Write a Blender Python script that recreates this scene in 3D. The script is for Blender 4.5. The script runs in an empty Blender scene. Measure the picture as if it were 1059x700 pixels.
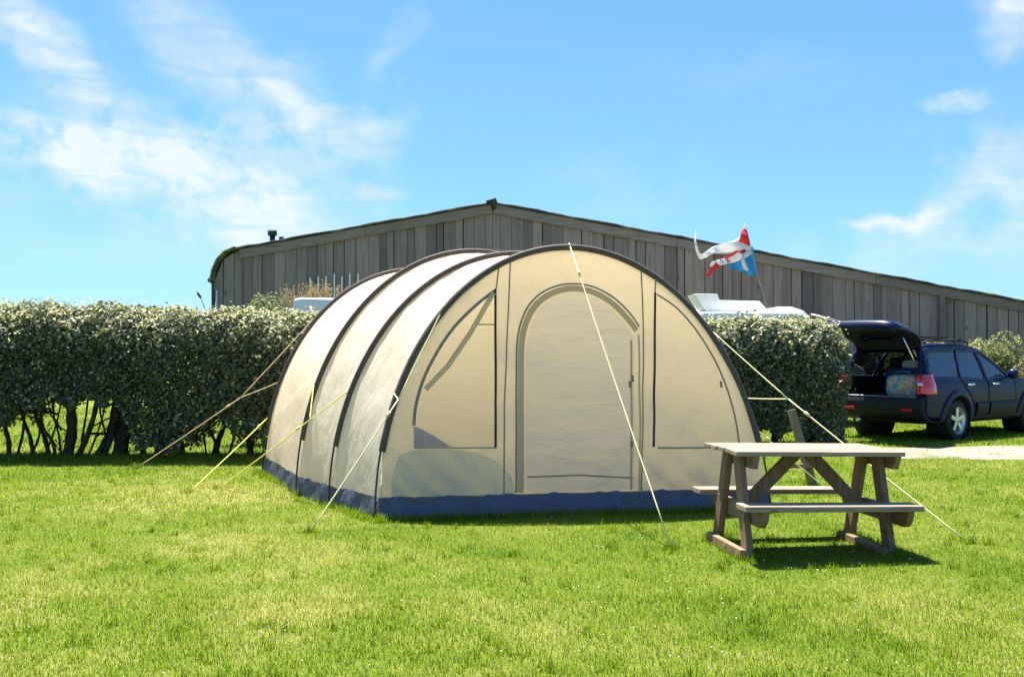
import bpy, bmesh, math, random
import numpy as np
from mathutils import Vector, Matrix, geometry
R = math.radians
random.seed(7); rng = np.random.default_rng(11)
S = bpy.context.scene
COL = S.collection

# ------------------------------------------------------------------ camera
F = 1000.0; CX = 529.5; HY = 365.0; CH = 1.55
cam = bpy.data.cameras.new('camera'); co = bpy.data.objects.new('camera', cam); COL.objects.link(co)
co.location = (0, 0, CH); co.rotation_euler = (R(90) + math.atan(15 / F), 0, 0)
cam.lens = 36 * F / 1059; cam.sensor_width = 36; cam.clip_start = .05; cam.clip_end = 3000
S.camera = co
def P(px, py, d): return Vector(((px - CX) / F * d, d, CH - (py - HY) / F * d))
def G(px, py):
    d = F * CH / (py - HY); return Vector(((px - CX) / F * d, d, 0))

# ------------------------------------------------------------------ node helpers
class NT:
    def __init__(s, tree): s.t = tree; s.n = tree.nodes; s.l = tree.links
    def new(s, typ, **kw):
        nd = s.n.new(typ)
        for k, v in kw.items(): setattr(nd, k, v)
        return nd
    def put(s, sock, v):
        if hasattr(v, 'is_output') or isinstance(v, bpy.types.NodeSocket): s.l.new(v, sock)
        elif v is not None:
            if isinstance(v, (tuple, list)) and len(v) == 3 and sock.type == 'RGBA': v = (*v, 1)
            sock.default_value = v
    def math(s, op, a, b=None, c=None, clamp=False):
        nd = s.new('ShaderNodeMath', operation=op, use_clamp=clamp); s.put(nd.inputs[0], a)
        if b is not None: s.put(nd.inputs[1], b)
        if c is not None: s.put(nd.inputs[2], c)
        return nd.outputs[0]
    def mix(s, fac, a, b, blend='MIX'):
        nd = s.new('ShaderNodeMix', data_type='RGBA', blend_type=blend)
        s.put(nd.inputs[0], fac); s.put(nd.inputs[6], a); s.put(nd.inputs[7], b); return nd.outputs[2]
    def ramp(s, fac, stops):
        nd = s.new('ShaderNodeValToRGB'); e = nd.color_ramp.elements
        while len(e) < len(stops): e.new(.5)
        for k, (p, c) in enumerate(stops):
            e[k].position = p; e[k].color = (*c, 1) if len(c) == 3 else c
        s.put(nd.inputs[0], fac); return nd.outputs[0]
    def noise(s, vec, scale, detail=4, rough=.55, dist=0):
        nd = s.new('ShaderNodeTexNoise'); s.put(nd.inputs['Vector'], vec)
        nd.inputs['Scale'].default_value = scale; nd.inputs['Detail'].default_value = detail
        nd.inputs['Roughness'].default_value = rough; nd.inputs['Distortion'].default_value = dist
        return nd
    def mapping(s, vec, loc=(0, 0, 0), rot=(0, 0, 0), scale=(1, 1, 1), typ='POINT'):
        nd = s.new('ShaderNodeMapping', vector_type=typ); s.put(nd.inputs[0], vec)
        nd.inputs[1].default_value = loc; nd.inputs[2].default_value = rot; nd.inputs[3].default_value = scale
        return nd.outputs[0]
    def bump(s, h, strength=.3, dist=.02):
        nd = s.new('ShaderNodeBump'); s.put(nd.inputs['Height'], h)
        nd.inputs['Strength'].default_value = strength; nd.inputs['Distance'].default_value = dist
        return nd.outputs[0]
def newmat(name):
    m = bpy.data.materials.new(name); m.use_nodes = True; m.node_tree.nodes.clear()
    t = NT(m.node_tree); out = t.new('ShaderNodeOutputMaterial'); return m, t, out
def bsdf(t, base, rough=.6, spec=.3, metal=0, normal=None, **kw):
    b = t.new('ShaderNodeBsdfPrincipled')
    t.put(b.inputs['Base Color'], base); t.put(b.inputs['Roughness'], rough)
    b.inputs['Specular IOR Level'].default_value = spec; b.inputs['Metallic'].default_value = metal
    if normal is not None: t.put(b.inputs['Normal'], normal)
    for k, v in kw.items(): t.put(b.inputs[k.replace('_', ' ')], v)
    return b.outputs[0]
def objco(t): return t.new('ShaderNodeTexCoord').outputs['Object']
def attr(t, name): return t.new('ShaderNodeAttribute', attribute_name=name).outputs['Fac']

def m_plain(name, col, rough=.5, spec=.3, metal=0, var=.12, scale=12, bump=0, **kw):
    m, t, o = newmat(name); c = objco(t)
    n = t.noise(c, scale, 5).outputs[0]
    dark = tuple(x * (1 - var) for x in col); lite = tuple(min(1, x * (1 + var)) for x in col)
    base = t.ramp(n, [(.3, dark), (.7, lite)])
    nm = t.bump(t.noise(c, scale * 3).outputs[0], bump, .01) if bump else None
    rr = t.math('ADD', t.math('MULTIPLY', n, .2), rough - .1)
    t.l.new(bsdf(t, base, rr, spec, metal, nm, **kw), o.inputs[0]); return m

def m_wood(name, c0, c1, axis=0, gs=1.0, rough=.8, use_tint=False, knots=True):
    m, t, o = newmat(name); c = objco(t)
    sc = [14, 14, 14]; sc[axis] = 1.1
    sc = tuple(x * gs for x in sc)
    tn = attr(t, 'tint') if use_tint else None
    if use_tint:
        off = t.new('ShaderNodeVectorMath', operation='SCALE'); off.inputs[0].default_value = (13, 7, 21); t.put(off.inputs['Scale'], tn)
        ad = t.new('ShaderNodeVectorMath', operation='ADD'); t.l.new(c, ad.inputs[0]); t.l.new(off.outputs[0], ad.inputs[1]); c = ad.outputs[0]
    v = t.mapping(c, scale=sc)
    g = t.noise(v, 2.2, 8, .65, .6).outputs[0]
    base = t.ramp(g, [(.28, c0), (.5, tuple((a + b) / 2 for a, b in zip(c0, c1))), (.75, c1)])
    big = t.noise(c, .9 * gs, 3).outputs[0]
    base = t.mix(t.math('MULTIPLY', big, .45), base, tuple(x * .62 for x in c0))
    if use_tint:
        base = t.mix(1, base, t.ramp(tn, [(0, (.55, .53, .55)), (.5, (1, .98, .96)), (1, (1.3, 1.25, 1.2))]), 'MULTIPLY')
    if knots:
        ks = [2.6, 2.6, 2.6]; ks[axis] = 1.2
        vo = t.new('ShaderNodeTexVoronoi'); t.l.new(t.mapping(c, scale=tuple(x * gs for x in ks)), vo.inputs['Vector']); vo.inputs['Scale'].default_value = 1.5
        k = t.math('LESS_THAN', vo.outputs['Distance'], .085)
        base = t.mix(t.math('MULTIPLY', k, .55), base, tuple(x * .35 for x in c0))
    nm = t.bump(g, .35, .008)
    t.l.new(bsdf(t, base, rough, .2, 0, nm), o.inputs[0]); return m

def m_leaf(name, stops, trans=.35, rough=.38, spec=.5, tcol=None):
    """leaf: tint attribute picks the colour of each leaf"""
    m, t, o = newmat(name); tn = attr(t, 'tint')
    base = t.ramp(tn, stops)
    b = bsdf(t, base, rough, spec)
    tr = t.new('ShaderNodeBsdfTranslucent')
    t.put(tr.inputs[0], t.mix(1, base, tcol or (1.5, 1.7, .7), 'MULTIPLY'))
    mx = t.new('ShaderNodeMixShader'); mx.inputs[0].default_value = trans
    t.l.new(b, mx.inputs[1]); t.l.new(tr.outputs[0], mx.inputs[2]); t.l.new(mx.outputs[0], o.inputs[0]); return m

def m_fabric(name, col, tcol, trans=.4, rough=.5, spec=.25, wr=.25, wscale=5, clear=0, stretch=(1, 1, .35)):
    m, t, o = newmat(name); c = objco(t)
    n1 = t.noise(t.mapping(c, scale=stretch), wscale, 5, .6, .35).outputs[0]
    n2 = t.noise(c, .9, 3).outputs[0]
    base = t.mix(t.math('MULTIPLY', n2, .35), col, tuple(x * .8 for x in col))
    nm = t.bump(n1, wr, .06)
    b = bsdf(t, base, rough, spec, 0, nm)
    tr = t.new('ShaderNodeBsdfTranslucent'); t.put(tr.inputs[0], tcol); t.l.new(nm, tr.inputs['Normal'])
    mx = t.new('ShaderNodeMixShader'); mx.inputs[0].default_value = trans
    t.l.new(b, mx.inputs[1]); t.l.new(tr.outputs[0], mx.inputs[2])
    res = mx.outputs[0]
    if clear:
        tp = t.new('ShaderNodeBsdfTransparent'); tp.inputs[0].default_value = (.96, .92, .82, 1)
        m2 = t.new('ShaderNodeMixShader'); m2.inputs[0].default_value = clear
        t.l.new(res, m2.inputs[1]); t.l.new(tp.outputs[0], m2.inputs[2]); res = m2.outputs[0]
    t.l.new(res, o.inputs[0]); return m

def m_carpaint(name, col):
    m, t, o = newmat(name)
    dust = t.noise(objco(t), 3, 4).outputs[0]
    t.l.new(bsdf(t, t.mix(t.math('MULTIPLY', dust, .05), col, (.12, .12, .12)), .35, .14, 0, None, Coat_Weight=.12, Coat_Roughness=.05), o.inputs[0]); return m
def m_glass(name, tint=(.35, .42, .45), mixf=.55):
    m, t, o = newmat(name)
    g = t.new('ShaderNodeBsdfGlossy'); g.inputs['Roughness'].default_value = .04; g.inputs[0].default_value = (.9, .9, .9, 1)
    d = t.new('ShaderNodeBsdfTransparent'); d.inputs[0].default_value = (*tint, 1)
    lw = t.new('ShaderNodeLayerWeight'); lw.inputs[0].default_value = .35
    f = t.math('ADD', t.math('MULTIPLY', lw.outputs['Fresnel'], mixf), .1, clamp=True)
    mx = t.new('ShaderNodeMixShader'); t.l.new(f, mx.inputs[0]); t.l.new(d.outputs[0], mx.inputs[1]); t.l.new(g.outputs[0], mx.inputs[2])
    t.l.new(mx.outputs[0], o.inputs[0]); return m

# ------------------------------------------------------------------ mesh helpers
class MB:
    def __init__(s): s.v = []; s.f = []; s.tint = []; s.sm = []
    def add(s, verts, faces, tint=.5, smooth=False):
        b = len(s.v); s.v += [tuple(v) for v in verts]
        for f in faces: s.f.append([i + b for i in f]); s.tint.append(tint); s.sm.append(smooth)
    def box(s, c, size, rot=None, tint=.5, bev=0.0):
        sx, sy, sz = (x / 2 for x in size)
        bm = bmesh.new(); bmesh.ops.create_cube(bm, size=1.0)
        for v in bm.verts: v.co = Vector((v.co.x * size[0], v.co.y * size[1], v.co.z * size[2]))
        if bev: bmesh.ops.bevel(bm, geom=list(bm.edges), offset=bev, segments=2, affect='EDGES', profile=.5)
        M = Matrix.Translation(c) @ (rot.to_4x4() if rot is not None else Matrix())
        bm.verts.index_update()
        s.add([M @ v.co for v in bm.verts], [[v.index for v in f.verts] for f in bm.faces], tint); bm.free()
    def beam(s, a, b, w, h, up=(0, 0, 1), tint=.5, bev=.004):
        """box from a to b; w across, h along up"""
        a = Vector(a); b = Vector(b); x = (b - a).normalized(); up = Vector(up)
        y = up.cross(x).normalized(); z = x.cross(y)
        s.box((a + b) / 2, ((b - a).length, w, h), Matrix((x, y, z)).transposed(), tint, bev)
    def tube(s, pts, rad, n=8, cap=True, tint=.5, squash=None):
        pts = [Vector(p) for p in pts]
        if not hasattr(rad, '__len__'): rad = [rad] * len(pts)
        verts = []; faces = []; nrm = None
        for i, p in enumerate(pts):
            d = (pts[min(i + 1, len(pts) - 1)] - pts[max(i - 1, 0)]).normalized()
            if nrm is None:
                nrm = d.cross(Vector((0, 0, 1)) if abs(d.z) < .9 else Vector((1, 0, 0))).normalized()
            else:
                nrm = (nrm - d * nrm.dot(d)).normalized()
            bn = d.cross(nrm)
            for k in range(n):
                a = 2 * math.pi * k / n
                verts.append(p + (nrm * math.cos(a) + bn * math.sin(a)) * rad[i])
        for i in range(len(pts) - 1):
            for k in range(n):
                faces.append([i * n + k, i * n + (k + 1) % n, (i + 1) * n + (k + 1) % n, (i + 1) * n + k])
        if cap: faces.append(list(range(n))[::-1]); faces.append([(len(pts) - 1) * n + k for k in range(n)])
        s.add(verts, faces, tint, True)
    def lathe(s, prof, n=24, axis='Z', M=None, tint=.5):
        verts = []; faces = []
        for (r, z) in prof:
            for k in range(n):
                a = 2 * math.pi * k / n
                p = Vector((r * math.cos(a), r * math.sin(a), z))
                if axis == 'Y': p = Vector((p.x, z, p.y))
                verts.append(M @ p if M else p)
        for i in range(len(prof) - 1):
            for k in range(n): faces.append([i * n + k, i * n + (k + 1) % n, (i + 1) * n + (k + 1) % n, (i + 1) * n + k])
        s.add(verts, faces, tint, True)
    def grid(s, rows, tint=.5, smooth=True, closed=False):
        m = len(rows[0]); verts = [p for r in rows for p in r]; faces = []
        for i in range(len(rows) - 1):
            for k in range(m - 1 + (1 if closed else 0)):
                faces.append([i * m + k, i * m + (k + 1) % m, (i + 1) * m + (k + 1) % m, (i + 1) * m + k])
        s.add(verts, faces, tint, smooth)
    def prism(s, poly, y0, y1, tint=.5, bev=0, T=None):
        """poly in (x,z), extruded y0..y1"""
        bm = bmesh.new()
        a = [bm.verts.new((x, y0, z)) for x, z in poly]; b = [bm.verts.new((x, y1, z)) for x, z in poly]
        n = len(poly); bm.faces.new(a); bm.faces.new(b[::-1])
        for k in range(n): bm.faces.new([a[k], b[k], b[(k + 1) % n], a[(k + 1) % n]])
        bmesh.ops.recalc_face_normals(bm, faces=bm.faces)
        if bev: bmesh.ops.bevel(bm, geom=list(bm.edges), offset=bev, segments=3, affect='EDGES', profile=.5)
        bm.verts.index_update()
        s.add([(T @ v.co if T else v.co.copy()) for v in bm.verts], [[v.index for v in f.verts] for f in bm.faces], tint); bm.free()
    def build(s, name, mat, parent=None, thick=0, off=0):
        me = bpy.data.meshes.new(name); me.from_pydata(s.v, [], s.f)
        at = me.attributes.new('tint', 'FLOAT', 'FACE'); at.data.foreach_set('value', s.tint)
        me.polygons.foreach_set('use_smooth', s.sm); me.update(); me.materials.append(mat)
        o = bpy.data.objects.new(name, me); COL.objects.link(o)
        if parent: o.parent = parent
        if thick:
            md = o.modifiers.new('thickness', 'SOLIDIFY'); md.thickness = thick; md.offset = off
        return o
def npmesh(name, verts, loops, starts, totals, tint, mat, parent=None):
    me = bpy.data.meshes.new(name)
    me.vertices.add(len(verts)); me.vertices.foreach_set('co', verts.astype(np.float32).ravel())
    me.loops.add(len(loops)); me.loops.foreach_set('vertex_index', loops.astype(np.int32))
    me.polygons.add(len(starts)); me.polygons.foreach_set('loop_start', starts.astype(np.int32))
    try: me.polygons.foreach_set('loop_total', totals.astype(np.int32))
    except Exception: pass
    at = me.attributes.new('tint', 'FLOAT', 'FACE'); at.data.foreach_set('value', tint.astype(np.float32))
    me.update(calc_edges=True); me.materials.append(mat)
    o = bpy.data.objects.new(name, me); COL.objects.link(o)
    if parent: o.parent = parent
    return o
def leaves(name, pos, nrm, L, W, tint, mat, parent=None, fold=.25):
    """each leaf a diamond of two triangles folded on its rib"""
    n = len(pos); t = rng.normal(size=(n, 3)); t -= (t * nrm).sum(1)[:, None] * nrm
    t /= np.linalg.norm(t, axis=1)[:, None] + 1e-9; b = np.cross(nrm, t)
    L = L * rng.uniform(.65, 1.25, n)[:, None]; W = W * rng.uniform(.7, 1.2, n)[:, None]
    a = pos - t * L * .5; c = pos + t * L * .5
    l = pos + b * W * .5 + nrm * W * fold; r = pos - b * W * .5 + nrm * W * fold
    V = np.stack([a, r, c, l], 1).reshape(-1, 3)
    idx = np.arange(n) * 4
    loops = np.stack([idx, idx + 1, idx + 2, idx, idx + 2, idx + 3], 1).ravel()
    st = np.arange(2 * n) * 3
    return npmesh(name, V, loops, st, np.full(2 * n, 3), np.repeat(tint, 2), mat, parent)
def unit(a): return a / (np.linalg.norm(a, axis=1)[:, None] + 1e-9)
def wob(a, b, s=1.0):
    return (np.sin(a * 2.1 * s + 1.3) * np.cos(b * 2.7 * s + .4) + .6 * np.sin(a * 4.9 * s + b * 3.1 * s) + .4 * np.sin(a * 9.7 * s - b * 8.3 * s + 2)) / 2

def tag(o, label=None, cat=None, group=None, kind=None):
    if label: o['label'] = label
    if cat: o['category'] = cat
    if group: o['group'] = group
    if kind: o['kind'] = kind
    return o
def empty(name, loc=(0, 0, 0), rz=0):
    o = bpy.data.objects.new(name, None); o.empty_display_size = .2; COL.objects.link(o)
    o.location = loc; o.rotation_euler = (0, 0, rz); return o

# ------------------------------------------------------------------ light and sky
SUN_EL = 68; sh = Vector((-.42, .90)).normalized()
sv = Vector((sh.x * math.cos(R(SUN_EL)), sh.y * math.cos(R(SUN_EL)), math.sin(R(SUN_EL))))
sl = bpy.data.lights.new('sun', 'SUN'); sl.energy = 5.0; sl.angle = R(.53); sl.color = (1, .95, .86)
so = bpy.data.objects.new('sun', sl); COL.objects.link(so); so.rotation_euler = (-sv).to_track_quat('-Z', 'Y').to_euler()
so.location = (0, 0, 60)
w = bpy.data.worlds.new('World'); S.world = w; w.use_nodes = True; w.node_tree.nodes.clear()
t = NT(w.node_tree); wo = t.new('ShaderNodeOutputWorld'); bg = t.new('ShaderNodeBackground')
sky = t.new('ShaderNodeTexSky', sky_type='NISHITA'); sky.sun_disc = False
sky.sun_elevation = R(SUN_EL); sky.sun_rotation = math.atan2(sh.x, sh.y)
sky.altitude = 0; sky.air_density = 1.0; sky.dust_density = .35; sky.ozone_density = 2.2
hs = t.new('ShaderNodeHueSaturation'); hs.inputs['Saturation'].default_value = 1.12; hs.inputs['Value'].default_value = 1.0
t.l.new(sky.outputs[0], hs.inputs['Color'])
gm = t.new('ShaderNodeGamma'); t.l.new(hs.outputs[0], gm.inputs[0]); gm.inputs[1].default_value = .62
skyc = t.mix(1, gm.outputs[0], (.52, .845, 1.23), 'MULTIPLY')
gen = t.new('ShaderNodeTexCoord').outputs['Generated']
nrmv = t.new('ShaderNodeVectorMath', operation='NORMALIZE'); t.l.new(gen, nrmv.inputs[0])
sx = t.new('ShaderNodeSeparateXYZ'); t.l.new(nrmv.outputs[0], sx.inputs[0])
az = t.math('MULTIPLY', t.math('ARCTAN2', sx.outputs[0], sx.outputs[1]), 57.2958)
el = t.math('MULTIPLY', t.math('ARCSINE', sx.outputs[2]), 57.2958)
cb = t.new('ShaderNodeCombineXYZ'); t.l.new(az, cb.inputs[0]); t.l.new(el, cb.inputs[1])
ae = cb.outputs[0]
wn = t.noise(ae, .22, 5, .6)
wsub = t.new('ShaderNodeVectorMath', operation='SUBTRACT'); t.l.new(wn.outputs['Color'], wsub.inputs[0]); wsub.inputs[1].default_value = (.5, .5, .5)
wsc = t.new('ShaderNodeVectorMath', operation='SCALE'); t.l.new(wsub.outputs[0], wsc.inputs[0]); wsc.inputs['Scale'].default_value = 5.0
wad = t.new('ShaderNodeVectorMath', operation='ADD'); t.l.new(ae, wad.inputs[0]); t.l.new(wsc.outputs[0], wad.inputs[1])
def angs(px, py):
    x = (px - CX) / F; z = (HY - py) / F; a = math.atan(x); return math.degrees(a), math.degrees(math.atan(z * math.cos(a)))
CLOUDS = [  # centre px, radii (degrees), tilt (degrees), weight
    ((62, 52), (5.2, 2.2), -35, .55), ((20, 25), (3.5, 2.5), -30, .25), ((240, 75), (9.0, 2.4), -38, .55), ((330, 120), (5.5, 2.4), -35, .5),
    ((395, 122), (2.6, 2.6), 0, .42), ((70, 150), (3.8, 2.2), -8, .85), ((165, 165), (8.5, 3.8), -14, .62),
    ((250, 205), (7.2, 3.8), -22, .66), ((330, 225), (7, 2.6), -10, .28), ((390, 203), (2.2, 1.0), 12, .45), ((405, 45), (3.2, 1.3), 60, .22),
    ((985, 108), (1.8, .5), 5, .55), ((920, 224), (3.2, .75), -6, .7), ((900, 262), (4.8, 3.0), 20, .34), ((965, 240), (2.0, 1.8), -60, .45), ((1045, 190), (5.0, 4.4), 10, .55),
    ((1050, 12), (2.4, 2.4), 0, .7), ((640, 190), (6, 3), 0, .16), ((780, 75), (7, 1.8), -5, .10), ((150, 255), (9, 1.6), 0, .2), ((-250, 90), (14, 5), -20, .5), ((1350, 150), (12, 5), 15, .5)]
acc = None
for (c, r, tilt, wt) in CLOUDS:
    a, e = angs(*c)
    mp = t.mapping(wad.outputs[0], loc=(a, e, 0), rot=(0, 0, R(tilt)), scale=(r[0], r[1], 1), typ='TEXTURE')
    ln = t.new('ShaderNodeVectorMath', operation='LENGTH'); t.l.new(mp, ln.inputs[0])
    mr = t.new('ShaderNodeMapRange', interpolation_type='SMOOTHSTEP'); t.l.new(ln.outputs['Value'], mr.inputs[0])
    mr.inputs[1].default_value = .1; mr.inputs[2].default_value = 1.25; mr.inputs[3].default_value = wt; mr.inputs[4].default_value = 0
    acc = mr.outputs[0] if acc is None else t.math('ADD', acc, mr.outputs[0])
streak = t.noise(t.mapping(ae, rot=(0, 0, R(35)), scale=(.16, .55, 1)), 1.0, 5, .55, 1.2).outputs[0]
stm = t.new('ShaderNodeMapRange'); t.l.new(streak, stm.inputs[0]); stm.inputs[1].default_value = .3; stm.inputs[2].default_value = .68; stm.inputs[3].default_value = .35; stm.inputs[4].default_value = 1.3
cf = t.math('MULTIPLY', acc, stm.outputs[0])
cf = t.math('MINIMUM', cf, .93)
final = t.mix(cf, skyc, (2.75, 3.05, 3.35))
t.l.new(final, bg.inputs[0]); bg.inputs[1].default_value = .10
t.l.new(bg.outputs[0], wo.inputs[0])
S.view_settings.view_transform = 'Standard'; S.view_settings.look = 'None'; S.view_settings.exposure = 1.7; S.view_settings.gamma = 1
S.view_settings.use_curve_mapping = False
cy = S.cycles; cy.max_bounces = 8; cy.diffuse_bounces = 4; cy.glossy_bounces = 3; cy.transmission_bounces = 6; cy.transparent_max_bounces = 8
cy.use_denoising = True; cy.caustics_reflective = False; cy.caustics_refractive = False; cy.sample_clamp_indirect = 6

# ------------------------------------------------------------------ ground
WORN = [(G(185, 515), (1.3, 1.6), .12), (G(240, 560), (.9, 1.3), .11), (G(320, 620), (.7, .9), .09), (G(520, 640), (1.6, .6), .03), (G(830, 640), (1.2, .6), -.03), (G(640, 560), (2.0, .7), -.05), (G(860, 570), (1.2, .8), -.06)]
def grass_colour(t, co):
    """patchy lawn colour from world position: lush / dry"""
    a = t.noise(co, .55, 5, .6, .6).outputs[0]
    b = t.noise(co, 2.6, 4, .6).outputs[0]
    f = t.math('ADD', t.math('MULTIPLY', a, .48), t.math('MULTIPLY', b, .24)); f = t.math('ADD', f, .142)
    for (c_, r_, wt) in WORN:
        w_ = t.noise(co, 1.6, 3); sb = t.new('ShaderNodeVectorMath', operation='ADD'); t.l.new(co, sb.inputs[0]); t.l.new(w_.outputs['Color'], sb.inputs[1])
        mp = t.mapping(sb.outputs[0], loc=(c_[0] + .5, c_[1] + .5, .5), scale=(r_[0], r_[1], 50), typ='TEXTURE')
        ln = t.new('ShaderNodeVectorMath', operation='LENGTH'); t.l.new(mp, ln.inputs[0])
        mr = t.new('ShaderNodeMapRange', interpolation_type='SMOOTHSTEP'); t.l.new(ln.outputs['Value'], mr.inputs[0])
        mr.inputs[1].default_value = .2; mr.inputs[2].default_value = 1.2; mr.inputs[3].default_value = wt; mr.inputs[4].default_value = 0
        f = t.math('ADD', f, mr.outputs[0])
    return f
m, t, o = newmat('lawn_soil'); c = t.new('ShaderNodeNewGeometry').outputs['Position']
f = grass_colour(t, c)
base = t.ramp(f, [(.36, (.075, .125, .012)), (.5, (.125, .165, .022)), (.64, (.24, .22, .075))])
fine = t.noise(c, 55, 4, .7).outputs[0]
base = t.mix(1, base, t.ramp(fine, [(.3, (.55, .6, .5)), (.7, (1.25, 1.2, 1.2))]), 'MULTIPLY')
t.l.new(bsdf(t, base, .95, .1, 0, t.bump(t.noise(c, 30, 5).outputs[0], .8, .03)), o.inputs[0]); M_SOIL = m
m, t, o = newmat('grass_blade'); c = t.new('ShaderNodeNewGeometry').outputs['Position']
f = grass_colour(t, c); tn = attr(t, 'tint')
ff = t.math('ADD', f, t.math('MULTIPLY', t.math('SUBTRACT', tn, .5), .33))
base = t.ramp(ff, [(.30, (.065, .130, .006)), (.47, (.150, .230, .012)), (.61, (.235, .280, .034)), (.78, (.47, .43, .19))])
d = bsdf(t, base, .55, .12); tr = t.new('ShaderNodeBsdfTranslucent'); t.put(tr.inputs[0], t.mix(1, base, (1.25, 1.35, .7), 'MULTIPLY'))
mx = t.new('ShaderNodeMixShader'); mx.inputs[0].default_value = .45; t.l.new(d, mx.inputs[1]); t.l.new(tr.outputs[0], mx.inputs[2]); t.l.new(mx.outputs[0], o.inputs[0]); M_GRASS = m
mb = MB(); N = 60
xs = [math.copysign(abs(u) ** 3, u) * 900 for u in np.linspace(-1, 1, N)]
mb.grid([[(x, y + 20, 0) for x in xs] for y in xs]); g = mb.build('ground', M_SOIL); tag(g, kind='structure')

# gravel track in front of the car
m, t, o = newmat('gravel'); c = objco(t)
n1 = t.noise(c, 1.2, 4).outputs[0]; vo = t.new('ShaderNodeTexVoronoi'); t.l.new(c, vo.inputs['Vector']); vo.inputs['Scale'].default_value = 28
base = t.ramp(vo.outputs['Color'], [(.1, (.15, .12, .085)), (.5, (.25, .21, .165)), (.9, (.38, .335, .28))])
base = t.mix(t.ramp(n1, [(.5, (0, 0, 0)), (.66, (.75, .75, .75))]), base, (.10, .13, .025))
t.l.new(bsdf(t, base, .9, .15, 0, t.bump(vo.outputs['Distance'], .6, .02)), o.inputs[0])
TRK = []
for i in range(60):
    x = 3.9 + i * .5
    k = min(1, i / 5); w_ = 1.02 * math.sqrt(k) * (1 + .14 * math.sin(i * .9) + .1 * math.sin(i * 2.3))
    yc = 15.15 - .006 * max(0, x - 9) ** 2 + .12 * math.sin(x * .7)
    TRK.append((x, yc - w_, yc + w_ * .95))
mb = MB(); mb.grid([[(x, a + (b - a) * k / 4, .004 + (.012 if 0 < k < 4 else 0)) for k in range(5)] for (x, a, b) in TRK])
tag(mb.build('track', m), kind='structure')

# ------------------------------------------------------------------ tent geometry
Lf = G(392, 537); Rf = G(793, 525); e = (Rf - Lf).normalized(); TW = (Rf - Lf).length
n_in = Vector((-e.y, e.x, 0)); UP = Vector((0, 0, 1))
ARCH = [(Lf, 2.60, .17), (G(344, 523), 2.585, .03), (G(310, 512), 2.68, 0), (G(275, 489), 2.64, 0)]
def arch_pt(i, th, scale=1.0, proud=0.0):
    L, Z, k = ARCH[i]
    u = TW / 2 * (1 - math.cos(th) * scale); v = Z * math.sin(th) * scale
    nn = (-e * math.cos(th) * Z + UP * math.sin(th) * TW / 2).normalized()
    return L + e * u + UP * v + n_in * (k * v) + nn * proud
CREAM = m_fabric('cream_fabric', (.86, .755, .585), (.92, .80, .60), .44, .32, .45, .6, 3.6)
CREAM_F = m_fabric('cream_front_fabric', (.84, .72, .53), (.96, .83, .615), .60, .55, .25, .8, 3.2, stretch=(1, 1, .5))
CREAM_D = m_fabric('door_fabric', (.76, .665, .53), (.88, .78, .61), .52, .55, .25, .4, 3.2, stretch=(.5, .5, 1.6))
OLIVE = m_fabric('door_edge_fabric', (.60, .49, .32), (.55, .44, .26), .35, .7, .15, .2, 8)
SEAM = m_plain('seam_tape', (.26, .21, .15), .8)
ZIP = m_plain('zip_black', (.03, .027, .025), .6)
CLEARW = m_fabric('window_film', (.62, .53, .37), (.86, .75, .53), .5, .22, .4, .25, 4, clear=.56)
NAVY = m_fabric('navy_skirt_fabric', (.078, .088, .128), (.07, .08, .10), .12, .42, .45, .9, 6)
SLEEVE = m_plain('pole_sleeve', (.10, .078, .068), .65, .15, bump=.2)
POLE = m_plain('pole_dark', (.03, .03, .035), .4, .5)
CORD = m_plain('guy_cord', (.72, .66, .36), .7); CORDY = m_plain('guy_cord_yellow', (.74, .72, .14), .7)
CORDO = m_plain('guy_cord_orange', (.76, .52, .28), .7)
PEG = m_plain('peg_steel', (.22, .22, .22), .5, .3, .6)
tent = tag(empty('tent', (Lf + Rf) / 2), 'large cream tunnel tent with dark pole sleeves and navy skirt pitched on the lawn', 'tent')
TI = Matrix.Translation(-tent.location)
def tb(mb, name, mat, parent=None, thick=0):
    mb.v = [tuple(Vector(v) - tent.location) for v in mb.v]
    return mb.build(name, mat, parent or tent, thick)

SK = .20
def body_rows(th_list, v_skirt):
    pass
# flysheet between arches
NT_ = 56
def fly_rows(i, j, steps, sag, r0=0):
    rows = []
    for s_ in range(steps + 1):
        s = s_ / steps; row = []
        for q in range(NT_ + 1):
            tha = [math.asin(SK / ARCH[k][1]) for k in (i, j)]
            A = arch_pt(i, tha[0] + (math.pi - 2 * tha[0]) * q / NT_); B = arch_pt(j, tha[1] + (math.pi - 2 * tha[1]) * q / NT_)
            p = A.lerp(B, s)
            ctr = ((ARCH[i][0].lerp(ARCH[j][0], s)) + e * TW / 2)
            k = sag * math.sin(math.pi * s) * (.35 + .65 * math.sin(math.pi * q / NT_))
            ripple = (.004 * math.sin(q * 1.7 + s * 9) + .005 * math.sin(q * .8 - s * 5 + i * 2) + .003 * math.sin(q * 2.9 + s * 17)) * math.sin(math.pi * s)
            p = ctr + (p - ctr) * (1 - k + ripple)
            row.append(p)
        rows.append(row)
    return rows
for (i, j, st, sag) in ((0, 1, 8, .010), (1, 2, 10, .014), (2, 3, 16, .022)):
    mb = MB(); mb.grid(fly_rows(i, j, st, sag)); tb(mb, 'flysheet', CREAM)
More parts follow.
